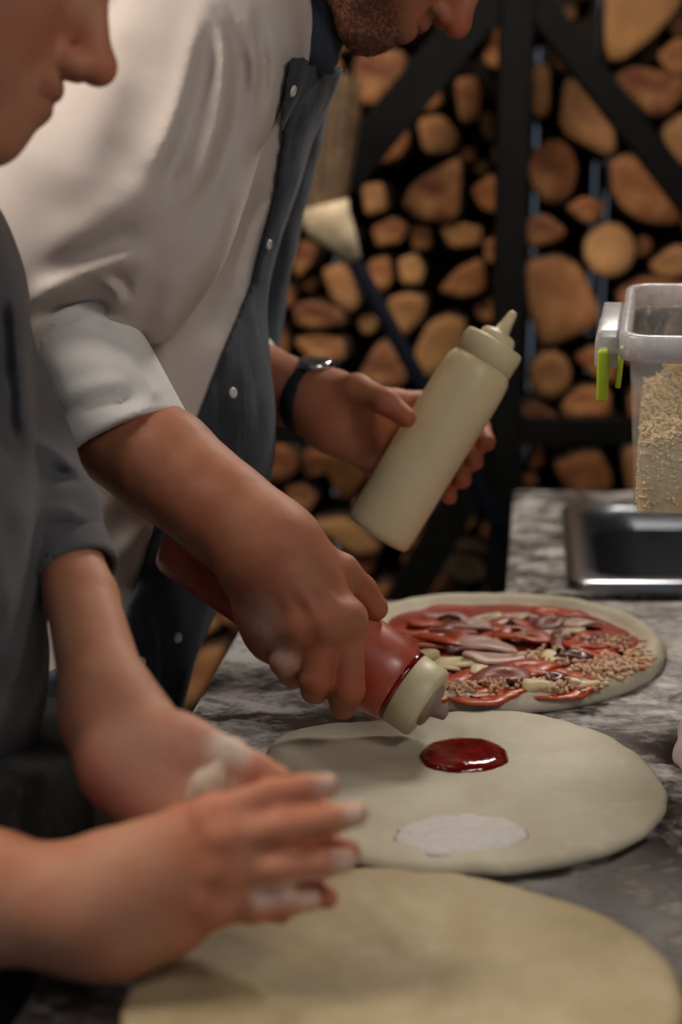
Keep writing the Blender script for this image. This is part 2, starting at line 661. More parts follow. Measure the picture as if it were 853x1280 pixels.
obj('base_cabinet', bm, ct, M_BLACK, smooth=False)


def rrect(xa, ya, xb, yb, r, n=6):
    P = []
    for cx, cy, a0 in ((xb - r, yb - r, 0), (xa + r, yb - r, 90), (xa + r, ya + r, 180), (xb - r, ya + r, 270)):
        for i in range(n + 1):
            a = math.radians(a0 + 90 * i / n); P.append((cx + r * math.cos(a), cy + r * math.sin(a)))
    return P


def loft(name, rings, close_bottom=True):
    V, Fc, n = [], [], len(rings[0])
    for r in rings: V += r
    for k in range(len(rings) - 1):
        for i in range(n):
            j = (i + 1) % n; Fc.append((k * n + i, k * n + j, (k + 1) * n + j, (k + 1) * n + i))
    if close_bottom: Fc.append(tuple(range((len(rings) - 1) * n, len(rings) * n)))
    return pydata(name, V, Fc)


M_STEEL = simple('brushed sink steel', srgb(176, 182, 190), 0.28, 1.0, 0.06, 60, 0.08)
def sink_rings(spec):
    return [[sk(x, y, TOP + z + 0.0005) for x, y in rrect(ins, ins, SW - ins, SD - ins, r)] for ins, z, r in spec]


sink = thing('sink', 'stainless steel sink with rounded basin in the grey counter', 'sink', sk(.3, .25))
obj('rim', loft('rim', sink_rings(((0, 0.000, .03), (0, 0.008, .03), (.006, 0.012, .03), (.026, 0.012, .05), (.034, 0.004, .06), (.040, -0.010, .07), (.044, -0.020, .075))), False), sink, M_STEEL)
M_BASIN_SHADE = simple('sink steel coloured for shade', srgb(74, 76, 80), 0.5, 0.6, .15, 30, .1)  # steel darkened so the basin's shade is painted into its colour
bs = obj('basin', loft('basin', sink_rings(((.044, -0.020, .075), (.050, -0.15, .075), (.075, -0.175, .075)))), sink, M_BASIN_SHADE)
bs['label'] = 'sink basin with shade in its colour'

# ------------------------------------------------------------------ doughs and the topped pizza


def outline(pts, z, n=120):
    """closed outline through photographed rim points on the table plane, as radius per angle about its centre"""
    P = np.array([on(u, v, z)[:2] for u, v in pts])
    c = P.mean(0)
    a = np.arctan2(P[:, 1] - c[1], P[:, 0] - c[0]); r = np.hypot(*(P - c).T)
    o = np.argsort(a); a, r = a[o], r[o]
    aa = np.linspace(-math.pi, math.pi, n, endpoint=False)
    rr = np.interp(aa, np.r_[a - 2 * math.pi, a, a + 2 * math.pi], np.r_[r, r, r])
    for _ in range(3): rr = (np.roll(rr, 1) + 2 * rr + np.roll(rr, -1)) / 4
    return c, aa, rr


def disc_mesh(name, ol, prof, z, bump=0.001, seed=0, jit=0.0005, extra=None):
    """prof: (fraction of radius or inset in metres, height)"""
    c, aa, rr = ol
    n = len(aa); V, Fc = [], []
    rj = rr + jit * np.sin(aa * 9 + seed) + jit * np.sin(aa * 23 + 2 * seed)
    for ins, h in prof:
        for i in range(n):
            R = max(0.001, rj[i] - ins) if ins >= 0 else rj[i] * (-ins)
            x, y = c[0] + R * math.cos(aa[i]), c[1] + R * math.sin(aa[i])
            zz = h
            if h > 0.002:
                zz += bump * (mnoise.noise(Vector((x * 28, y * 28, seed))) + 0.6 * mnoise.noise(Vector((x * 70, y * 70, seed + 3))))
                if extra: zz += extra(x, y)
            V.append((x, y, z + max(zz, 0)))
    for k in range(len(prof) - 1):
        for i in range(n):
            j = (i + 1) % n; Fc.append((k * n + i, k * n + j, (k + 1) * n + j, (k + 1) * n + i))
    Fc.append(tuple(range((len(prof) - 1) * n, len(prof) * n)))
    Fc.append(tuple(reversed(range(n))))
    return pydata(name, V, Fc)


def dough_prof(t, puff=0.0):
    p = [(0.006, 0.0), (0.002, 0.001), (0.0, t * .45), (0.0015, t * .75), (0.005, t * .95), (0.010, t)]
    p += [(0.018, t + puff), (0.025, t + puff * .6), (0.032, t)] + [(-f, t * 0.95) for f in (.62, .56, .5, .4, .3, .2, .1, .02)]
    return p


o1 = [(150, 1275), (185, 1210), (240, 1165), (330, 1120), (440, 1098), (520, 1099), (600, 1108), (680, 1130), (760, 1160), (815, 1190), (845, 1225), (853, 1262), (845, 1330), (780, 1400), (640, 1455), (480, 1465), (320, 1440), (200, 1370)]
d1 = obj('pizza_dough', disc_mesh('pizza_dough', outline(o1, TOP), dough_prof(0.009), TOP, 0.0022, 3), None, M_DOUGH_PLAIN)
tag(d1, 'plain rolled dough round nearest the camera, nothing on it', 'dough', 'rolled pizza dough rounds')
o2 = [(338, 938), (350, 928), (400, 917), (470, 912), (540, 903), (600, 898), (650, 900), (705, 910), (755, 928), (795, 950), (822, 980), (834, 1005), (830, 1030), (800, 1055), (750, 1078), (690, 1092), (620, 1099), (540, 1099), (470, 1093), (410, 1070), (360, 1020), (335, 975)]
ol2 = outline(o2, TOP)
fa, fb = on(352, 952, TOP), on(520, 928, TOP)


def fold(x, y):
    p = np.array([[x, y, 0.0]])
    dd = Cone((fa[0], fa[1], 0), (fb[0], fb[1], 0), 0, 0)(p)[0]
    return 0.004 * math.exp(-(dd / 0.014) ** 2)


d2 = obj('pizza_dough', disc_mesh('pizza_dough', ol2, dough_prof(0.010, 0.001), TOP, 0.0020, 9, extra=fold), None, M_DOUGH)
tag(d2, 'rolled dough round with a red sauce pool and white flour patch', 'dough', 'rolled pizza dough rounds')
zt2 = TOP + 0.0105
os_ = [(525, 945), (532, 934), (555, 926), (590, 924), (620, 930), (636, 943), (632, 955), (605, 963), (565, 965), (535, 958)]
sp = obj('sauce_pool', disc_mesh('sauce_pool', outline(os_, zt2, 60), [(0.0, -0.0), (0.0005, 0.0016), (0.003, 0.004), (0.008, 0.0055), (-.6, .006), (-.3, .006), (-.05, .006)], zt2 - .0012, 0.0007, 5, 0.0004), d2, M_SAUCE)
sp['label'] = 'glossy dark red tomato sauce pool'
of_ = [(490, 1048), (510, 1030), (555, 1020), (610, 1020), (650, 1030), (662, 1042), (645, 1056), (610, 1064), (560, 1069), (510, 1063)]
fp = obj('flour_patch', disc_mesh('flour_patch', outline(of_, zt2, 60), [(0.0, 0.0003), (0.002, 0.0016), (0.008, 0.0028), (-.6, .003), (-.3, .003), (-.05, .003)], zt2 - .0010, 0.0014, 8, 0.0012), d2, M_FLOUR)
fp['label'] = 'white dusting of flour'

# topped pizza
o3 = [(430, 815), (445, 790), (480, 770), (530, 760), (590, 757), (650, 757), (710, 762), (765, 774), (805, 792), (830, 815), (832, 832), (815, 852), (775, 872), (715, 887), (650, 894), (580, 895), (510, 887), (455, 862)]
ol3 = outline(o3, TOP)
pz = thing('pizza', 'raw topped pizza with red sauce, ham and cheese at the far end', 'pizza', (ol3[0][0], ol3[0][1], TOP))
t3 = 0.011
obj('crust', disc_mesh('crust', ol3, [(0.008, 0), (0.001, 0.001), (0, .007), (.003, .013), (.009, .0175), (.015, .0175), (.022, .013), (.028, t3 - .002), (.04, t3 - .003), (-.5, t3 - .003), (-.02, t3 - .003)], TOP, 0.0012, 2), pz, M_DOUGH)
ols = (ol3[0], ol3[1], ol3[2] - 0.026 + 0.004 * np.sin(ol3[1] * 7) + .003 * np.sin(ol3[1] * 13 + 1))
zs = TOP + t3 - .0045
obj('sauce_layer', disc_mesh('sauce_layer', ols, [(0, 0), (.002, .0025), (.006, .0042), (-.8, .0045), (-.6, .0045), (-.4, .0045), (-.2, .0045), (-.02, .0045)], zs, 0.0014, 6, .0015), pz, M_SPREAD)
ZT = zs + 0.0048
TOPM = {
    'tomato': sauce_mat('tomato slice', srgb(168, 50, 24), srgb(196, 88, 42), 0.4, 60),
    'salami': sauce_mat('salami slice', srgb(110, 44, 38), srgb(150, 74, 62), 0.45, 120),
    'ham': simple('pink ham', srgb(196, 158, 148), 0.45, var=.1, nscale=60, bump=.2),
    'cheese': simple('pale cheese', srgb(222, 206, 164), 0.5, var=.1, nscale=70, bump=.3),
    'onion': simple('dark red onion', srgb(84, 44, 48), 0.35, var=.3, nscale=60),
    'crumb': simple('minced topping', srgb(214, 178, 146), 0.6, var=.2, nscale=90, bump=.3),
}


def flap(name, cx, cy, z, lx, ly, ang, m, curl=0.006, th=0.0022, seed=0, n=18):
    """irregular limp slice, curled, with thickness"""
    r = random.Random(seed); ph = [r.uniform(0, 6.28) for _ in range(4)]
    V, Fc = [], []
    ca, sa = math.cos(ang), math.sin(ang)
    fr = (1.0, .93, .6, .02)
    for side in (1, 0):
        for f in (fr if side else fr[::-1]):
            for i in range(n):
                a = 2 * math.pi * i / n
                q = 1 + .13 * math.sin(2 * a + ph[0]) + .1 * math.sin(3 * a + ph[1]) + .06 * math.sin(5 * a + ph[2])
                x, y = lx * f * q * math.cos(a), ly * f * q * math.sin(a)
                h = curl * .55 * (0.5 + 0.5 * math.sin(x / lx * 1.5 + ph[3])) + .0014 * math.sin(y / ly * 2.2 + x / lx * 2 + ph[1])
                zz = max(h, 0) + (th if side else 0) * (1 if f < .98 else .5)
                V.append((cx + x * ca - y * sa, cy + x * sa + y * ca, z + zz))
    m8 = 8
    for k in range(m8 - 1):
        for i in range(n):
            j = (i + 1) % n; Fc.append((k * n + i, k * n + j, (k + 1) * n + j, (k + 1) * n + i))
    # rings run top outer->inner then bottom inner->outer; close outer seam
    for i in range(n):
        j = (i + 1) % n; Fc.append((7 * n + i, 7 * n + j, j, i))
    return pydata(name, V, Fc)


toppings = [
    ('tomato_slice', 'tomato', 528, 800, .030, .022, 0.3, .007), ('tomato_slice', 'tomato', 556, 796, .028, .022, -.4, .009),
    ('tomato_slice', 'tomato', 585, 848, .030, .024, 0.6, .008), ('tomato_slice', 'tomato', 548, 858, .026, .02, 1.2, .006),
    ('tomato_slice', 'tomato', 655, 838, .032, .018, 0.1, .011), ('tomato_slice', 'tomato', 700, 842, .034, .017, -.25, .010),
    ('tomato_slice', 'tomato', 636, 781, .026, .017, 0.2, .009), ('tomato_slice', 'tomato', 655, 795, .026, .016, -.3, .008),
    ('tomato_slice', 'tomato', 733, 803, .024, .018, .8, .009), ('tomato_slice', 'tomato', 516, 783, .026, .018, .1, .007),
    ('tomato_slice', 'tomato', 742, 812, .022, .014, -.5, .008), ('tomato_slice', 'tomato', 622, 862, .030, .013, .05, .004),
    ('tomato_slice', 'tomato', 700, 862, .034, .012, .05, .004), ('tomato_slice', 'tomato', 794, 828, .010, .010, .05, .006),
    ('salami_slice', 'salami', 628, 846, .026, .018, .4, .012), ('salami_slice', 'salami', 714, 800, .022, .02, -.2, .010),
    ('salami_slice', 'salami', 568, 786, .024, .016, .1, .008), ('salami_slice', 'salami', 690, 776, .022, .014, .5, .007),
    ('ham_slice', 'ham', 607, 806, .030, .018, -.3, .010), ('ham_slice', 'ham', 622, 818, .032, .014, .3, .012),
    ('ham_slice', 'ham', 682, 790, .026, .017, .2, .010), ('ham_slice', 'ham', 740, 834, .030, .018, .5, .008),
    ('ham_slice', 'ham', 592, 780, .024, .014, .2, .006), ('ham_slice', 'ham', 768, 826, .02, .016, 0, .006),
    ('cheese_slice', 'cheese', 664, 818, .028, .015, -.15, .012), ('cheese_slice', 'cheese', 604, 772, .02, .012, .4, .008),
    ('cheese_slice', 'cheese', 575, 822, .028, .009, .1, .006), ('cheese_slice', 'cheese', 545, 830, .022, .009, -.2, .004),
    ('onion_piece', 'onion', 574, 811, .014, .008, .3, .008), ('onion_piece', 'onion', 718, 820, .016, .008, 0, .010),
    ('onion_piece', 'onion', 634, 784, .010, .007, 1., .016), ('onion_piece', 'onion', 692, 850, .014, .006, .2, .012),
    ('onion_piece', 'onion', 648, 856, .010, .006, .2, .014), ('onion_piece', 'onion', 560, 772, .012, .006, 0, .010),
    ('cheese_cube', 'cheese', 674, 858, .013, .010, .1, .004), ('cheese_cube', 'cheese', 536, 818, .010, .008, .1, .004),
    ('tomato_slice', 'tomato', 768, 806, .020, .014, .4, .006), ('tomato_slice', 'tomato', 690, 765, .022, .013, 0, .006), ('tomato_slice', 'tomato', 750, 790, .022, .014, -.2, .006),
    ('ham_slice', 'ham', 722, 778, .022, .014, .3, .008), ('cheese_slice', 'cheese', 706, 786, .018, .010, .2, .008), ('salami_slice', 'salami', 762, 798, .020, .014, .2, .008),
    ('ham_slice', 'ham', 650, 768, .022, .013, .1, .006), ('cheese_slice', 'cheese', 612, 836, .020, .010, .2, .008), ('tomato_slice', 'tomato', 606, 868, .026, .012, .1, .005),
    ('ham_slice', 'ham', 560, 768, .022, .012, .1, .006), ('tomato_slice', 'tomato', 540, 776, .024, .014, .2, .006), ('cheese_slice', 'cheese', 640, 770, .018, .010, .3, .006), ('tomato_slice', 'tomato', 615, 790, .022, .014, .4, .007), ('salami_slice', 'salami', 660, 772, .018, .012, .1, .006), ('tomato_slice', 'tomato', 720, 768, .020, .012, .1, .006),
    ('salami_slice', 'salami', 536, 842, .02, .014, .1, .006), ('cheese_slice', 'cheese', 735, 850, .018, .008, .3, .006),
]
for i, (nm, mt, u, v, lx, ly, an, cu) in enumerate(toppings):
    zz = ZT + (0.004 if nm == 'tomato_slice' else 0.0055 if nm == 'ham_slice' else .0045) * (1 if i % 3 else .6)
    p = on(u, v, zz + .004)
    th = 0.009 if nm == 'cheese_cube' else 0.0028
    obj(nm, flap(nm, p[0], p[1], zz - .002, lx * 1.12, ly * 1.18, an, TOPM[mt], cu * 1.25, th, i + 11), pz, TOPM[mt])
bm = bmesh.new()
for i in range(520):
    zone = rnd.choice([(775, 838, 30, 16), (795, 832, 18, 12), (620, 866, 40, 8), (700, 868, 44, 6), (745, 848, 40, 10), (760, 812, 26, 10), (560, 870, 30, 6), (690, 830, 60, 30)])
    p = on(zone[0] + rnd.gauss(0, zone[2] * .55), zone[1] + rnd.gauss(0, zone[3] * .5), ZT)
    M = Matrix.Translation((p[0], p[1], ZT + rnd.uniform(.005, .012))) @ Matrix.Rotation(rnd.uniform(0, 6), 4, (rnd.random(), rnd.random(), 1)) @ Matrix.Diagonal((rnd.uniform(.0025, .006), rnd.uniform(.0015, .003), rnd.uniform(.0012, .0025), 1))
    bmesh.ops.create_icosphere(bm, subdivisions=1, radius=1, matrix=M)
cr = obj('crumbs', bm, pz, TOPM['crumb']); cr['kind'] = 'stuff'

# ------------------------------------------------------------------ squeeze bottles
M_CREAM = Mat('cream squeeze plastic'); M_CREAM.set(Roughness=0.42)
M_CREAM.b.inputs['Subsurface Weight'].default_value = 0.2
M_CREAM.b.inputs['Subsurface Radius'].default_value = (.01, .008, .005)
_v = M_CREAM.coord()
M_CREAM.color(M_CREAM.ramp(M_CREAM.noise(_v, 20, 3), [(0.3, srgb(214, 200, 160)), (0.7, srgb(224, 211, 174))]))
M_CREAM = M_CREAM.m
M_CAP = simple('cream cap plastic', srgb(214, 206, 168), 0.45, var=.05, bump=0)
M_TIP = simple('sauce stained nozzle', srgb(150, 128, 118), 0.45, var=.15, bump=0)
M_REDB = Mat('sauce filled plastic'); M_REDB.set(Roughness=0.4)
M_REDB.b.inputs['Coat Weight'].default_value = 0.5; M_REDB.b.inputs['Coat Roughness'].default_value = 0.25
M_REDB.b.inputs['Subsurface Weight'].default_value = 0.15
M_REDB.b.inputs['Subsurface Radius'].default_value = (.01, .003, .002)
_v = M_REDB.coord(); _f = M_REDB.noise(_v, 16, 5, .6, .8)
_c = M_REDB.ramp(_f, [(0.32, srgb(168, 62, 42)), (0.52, srgb(186, 86, 62)), (0.68, srgb(206, 126, 98))])
_g = M_REDB.noise(_v, 60, 5, .7)
_c = M_REDB.mix(M_REDB.ramp(_g, [(0.60, (0, 0, 0, 1)), (0.68, (.5, .5, .5, 1))]), _c, srgb(200, 130, 104))
M_REDB.color(_c); M_REDB = M_REDB.m


def bottle(label, base, captop, R, nozzle, body_m, tip_m, cap_label, group, neck_dark=None):
    """from the base centre to the centre of the cap's face; the nozzle goes on beyond"""
    b = thing('squeeze_bottle', label, 'bottle', base, group)
    M = frame_z(base, captop)
    c1 = float(np.linalg.norm(np.asarray(captop) - np.asarray(base)))
    Lb = c1 - .024
    prof = [(R * .80, 0), (R * .93, .0015), (R * .985, .006), (R, .014), (R * .99, Lb * .5), (R, Lb * .82), (R * .985, Lb - .022), (R * .95, Lb - .010), (R * .86, Lb - .003), (R * .74, Lb)]
    obj('bottle_body', lathe('bottle_body', prof, 56, M), b, body_m)
    c0 = Lb - .002
    prof = [(R * .82, c0), (R * .875, c0 + .001), (R * .875, c1 - .004), (R * .83, c1 - .0008), (R * .60, c1)]
    cap = obj('cap', lathe('cap', prof, 56, M), b, M_CAP); cap['label'] = cap_label
    k = nozzle
    prof = [(R * .52, c1 - .002), (R * .52, c1 + k * .16), (R * .44, c1 + k * .26), (R * .22, c1 + k * .34), (R * .17, c1 + k * .6), (R * .12, c1 + k * .95), (R * .08, c1 + k)]
    obj('nozzle', lathe('nozzle', prof, 24, M), b, tip_m)
    if neck_dark is not None:
        prof = [(R * .80, Lb - .006), (R * .90, Lb - .0055), (R * .885, Lb - .0015), (R * .80, Lb - .001)]
        obj('neck_ring', lathe('neck_ring', prof, 48, M, cap=False), b, neck_dark)
    return b


RB0, RB1 = at(224, 668, 1.190), at(537, 881, 1.128)
RED_DIR = (RB1 - RB0) / np.linalg.norm(RB1 - RB0)
bottle('red sauce squeeze bottle gripped over the dough, nozzle down', RB0, RB1, 0.0365, .017, M_REDB, M_TIP, 'cream screw cap', 'plastic squeeze bottles', M_SAUCE)
CB0, CB1 = at(470, 669, 1.43), at(620, 427, 1.415)
bottle('cream coloured squeeze bottle held tilted up in front of the log stack', CB0, CB1, 0.0375, .036, M_CREAM, M_CREAM, 'cream screw cap', 'plastic squeeze bottles')

# crumpled pale cloth whose edge shows at the right border
cc = on(880, 965, TOP)
cit = [Cone(cc + np.array([0, -.01, .012]), cc + np.array([.05, .05, .016]), .020, .024, .03), Cone(cc + np.array([.03, -.03, .012]), cc + np.array([.02, .06, .022]), .016, .020, .03), Ell(cc + np.array([.05, .01, .01]), (.06, .07, .03), None, .03)]
lo, hi = bounds(cit, .016)
Vc, Qc = sdf_mesh(lambda P, c, R: np.maximum(ev(cit, P, c, R) - .010 * np.abs(wob(P, 38, 2)) - .005 * np.abs(wob(P, 85, 3)) + .006, TOP + .0006 - P[:, 2]), lo, hi, .004)
tag(obj('kitchen_cloth', quick_mesh('kitchen_cloth', Vc, Qc), None, simple('pale pinkish cloth', srgb(206, 192, 190), .9, var=.06, nscale=80)), 'crumpled pale cloth at the right border beside the middle dough', 'cloth')

# ------------------------------------------------------------------ tub of grated cheese and the sloping shelf that carries it
TILT = math.radians(9.5)
TB = at(792, 647, 1.20)
MT = Matrix.Translation(Vector(TB)) @ Matrix.Rotation(math.radians(-13), 4, 'Z') @ Matrix.Rotation(TILT, 4, 'X')
W_, D_, H_ = .25, .185, .163


def plastic(name, a):
    M = Mat(name); M.set(Roughness=0.22, Alpha=a)
    v = M.coord(); f = M.noise(v, 40, 5, .7, 1.0)
    M.color(M.ramp(f, [(.4, srgb(196, 194, 196)), (.7, srgb(222, 220, 220))]))
    s = M.noise(M.coord((1, 1, .35)), 70, 6, .8, 1.5)
    r = M.ramp(s, [(.5, (a, a, a, 1)), (.72, (min(1, a + .25),) * 3 + (1,))])
    M.l(r, M.b.inputs['Alpha'])
    return M.m


M_TUB = plastic('cloudy clear plastic', .16)
M_RIM = plastic('frosted plastic rim', .62)
M_CLIP = simple('lime green plastic', srgb(176, 200, 44), 0.4, var=.05, bump=0)
tub = thing('storage_tub', 'clear plastic tub of grated cheese with a lime green side clip', 'tub', TB)


def tub_ring(ex, z, r):           # flare grows with height
    return [tuple(MT @ Vector((x, y, z))) for x, y in rrect(-ex, -ex, W_ + ex, D_ + ex, r, 5)]


fl = lambda z: .010 * z / H_
rr_ = [tub_ring(fl(z), z, .016) for z in (0.004, .04, .08, .12, H_)]
rr_ = [tub_ring(-.012, 0.0, .01), tub_ring(-.003, .001, .014)] + rr_
rr_ = list(reversed(rr_)) 
inner = [tub_ring(fl(z) - .0018, z, .0145) for z in (H_, .12, .08, .04, .005)] + [tub_ring(-.013, .003, .01)]
obj('tub_body', loft('tub_body', list(reversed(rr_)) + inner), tub, M_TUB)
obj('rim', loft('rim', [tub_ring(.0105, H_ - .018, .02), tub_ring(.018, H_ - .018, .024), tub_ring(.018, H_ + .002, .024), tub_ring(.016, H_ + .004, .022), tub_ring(.0095, H_ + .004, .018), tub_ring(.0075, H_ + .001, .016), tub_ring(.0082, H_ - .018, .016), tub_ring(.0105, H_ - .018, .02)], False), tub, M_RIM)
bm = bmesh.new()
box_bm(bm, (-.040, .043, H_ - .040), (-.0185, .125, H_ - .012), MT, .004)
box_bm(bm, (-.037, .025, H_ - .022), (-.0185, .140, H_ - .001), MT, .003)
obj('handle_lug', bm, tub, M_RIM)
bm = bmesh.new()
box_bm(bm, (-.0365, .020, H_ - .064), (-.0265, .042, H_ - .018), MT, .0025)
box_bm(bm, (-.0285, .024, H_ - .054), (-.0235, .040, H_ - .018), MT @ Matrix.Rotation(math.radians(4), 4, 'Y'), .0015)
cl = obj('clip', bm, tub, M_CLIP); cl['label'] = 'lime green clip'

M_CHEESE = simple('grated hard cheese', srgb(240, 218, 170), 0.7, var=.06, nscale=200, bump=.2)
M_CHEESE.node_tree.nodes['Principled BSDF'].inputs['Subsurface Weight'].default_value = 0.5
M_CHEESE.node_tree.nodes['Principled BSDF'].inputs['Subsurface Radius'].default_value = (.02, .014, .008)
V, Fc = [], []


def heap(x, y):
    return .056 + .06 * (x / W_) + .012 * math.sin(x * 50 + y * 30) + .02 * (y / D_) + .008 * math.sin(y * 80)


def shred(c, r):
    a = Vector((r.gauss(0, 1), r.gauss(0, 1), r.gauss(0, .5))).normalized(); L = r.uniform(.003, .008)
    b = a.orthogonal().normalized() * r.uniform(.0007, .0013); c2 = a.cross(b).normalized() * r.uniform(.0006, .0012)
    n0 = len(V)
    for s in (-1, 1):
        for p, q in ((-1, -1), (1, -1), (1, 1), (-1, 1)):
            V.append(tuple(MT @ (Vector(c) + a * L * .5 * s + b * p + c2 * q + (Vector((0, 0, .0015)) if s > 0 else Vector()))))
    for i in range(4):
        j = (i + 1) % 4; Fc.append((n0 + i, n0 + j, n0 + 4 + j, n0 + 4 + i))
    Fc.append((n0 + 3, n0 + 2, n0 + 1, n0)); Fc.append((n0 + 4, n0 + 5, n0 + 6, n0 + 7))


# solid core of the heap, then loose shreds over its top and against the walls
NX, NY = 26, 18
for j in range(NY):
    for i in range(NX):
        x, y = .003 + (W_ - .006) * i / (NX - 1), .003 + (D_ - .006) * j / (NY - 1)
        V.append(tuple(MT @ Vector((x, y, heap(x, y) - .004 + rnd.uniform(-.002, .002)))))
for j in range(NY - 1):
    for i in range(NX - 1):
        a = j * NX + i; Fc.append((a, a + 1, a + NX + 1, a + NX))
n0 = len(V)
bot = []
per = [i for i in range(NX)] + [j * NX + NX - 1 for j in range(1, NY)] + [(NY - 1) * NX + i for i in range(NX - 2, -1, -1)] + [j * NX for j in range(NY - 2, 0, -1)]
for k in per:
    j, i = divmod(k, NX); x, y = .003 + (W_ - .006) * i / (NX - 1), .003 + (D_ - .006) * j / (NY - 1)
    V.append(tuple(MT @ Vector((x, y, .005))))
for q in range(len(per)):
    r2 = (q + 1) % len(per); Fc.append((per[q], n0 + q, n0 + r2, per[r2]))
Fc.append(tuple(n0 + q for q in reversed(range(len(per)))))
for i in range(6500):
    x, y = rnd.uniform(.006, W_ - .006), rnd.uniform(.006, D_ - .006)
    if i % 2: shred((x, y, heap(x, y) + rnd.uniform(-.004, .004)), rnd)
    elif i % 4 == 0: z = rnd.uniform(.008, heap(x, .006)); shred((x, .0035 + rnd.uniform(0, .0015), z), rnd)
    else: z = rnd.uniform(.008, heap(.006, y)); shred((.0045, y, z), rnd)
ch = obj('grated_cheese', pydata('grated_cheese', V, Fc), None, M_CHEESE, smooth=False)
tag(ch, 'heap of pale yellow grated cheese inside the clear tub', 'cheese', kind='stuff')

bm = bmesh.new()
box_bm(bm, (.095, -.01, -.012), (.75, .24, -.0015), MT, .002)
sh = obj('shelf', bm, None, M_STEEL); tag(sh, kind='structure')
bm = bmesh.new()
for x in (.20, .70):
    p = MT @ Vector((x, .12, -.006)); box_bm(bm, (p.x - .012, p.y - .012, TOP), (p.x + .012, p.y + .012, p.z))
tag(obj('shelf_post_1', bm, None, M_STEEL, smooth=False), kind='structure')  # posts under the added shelf that carries the tub

# ------------------------------------------------------------------ firewood and its steel rack
LY = 2.70
def pos(u, v): p = on_y(u, v, LY); return p[0], p[2]


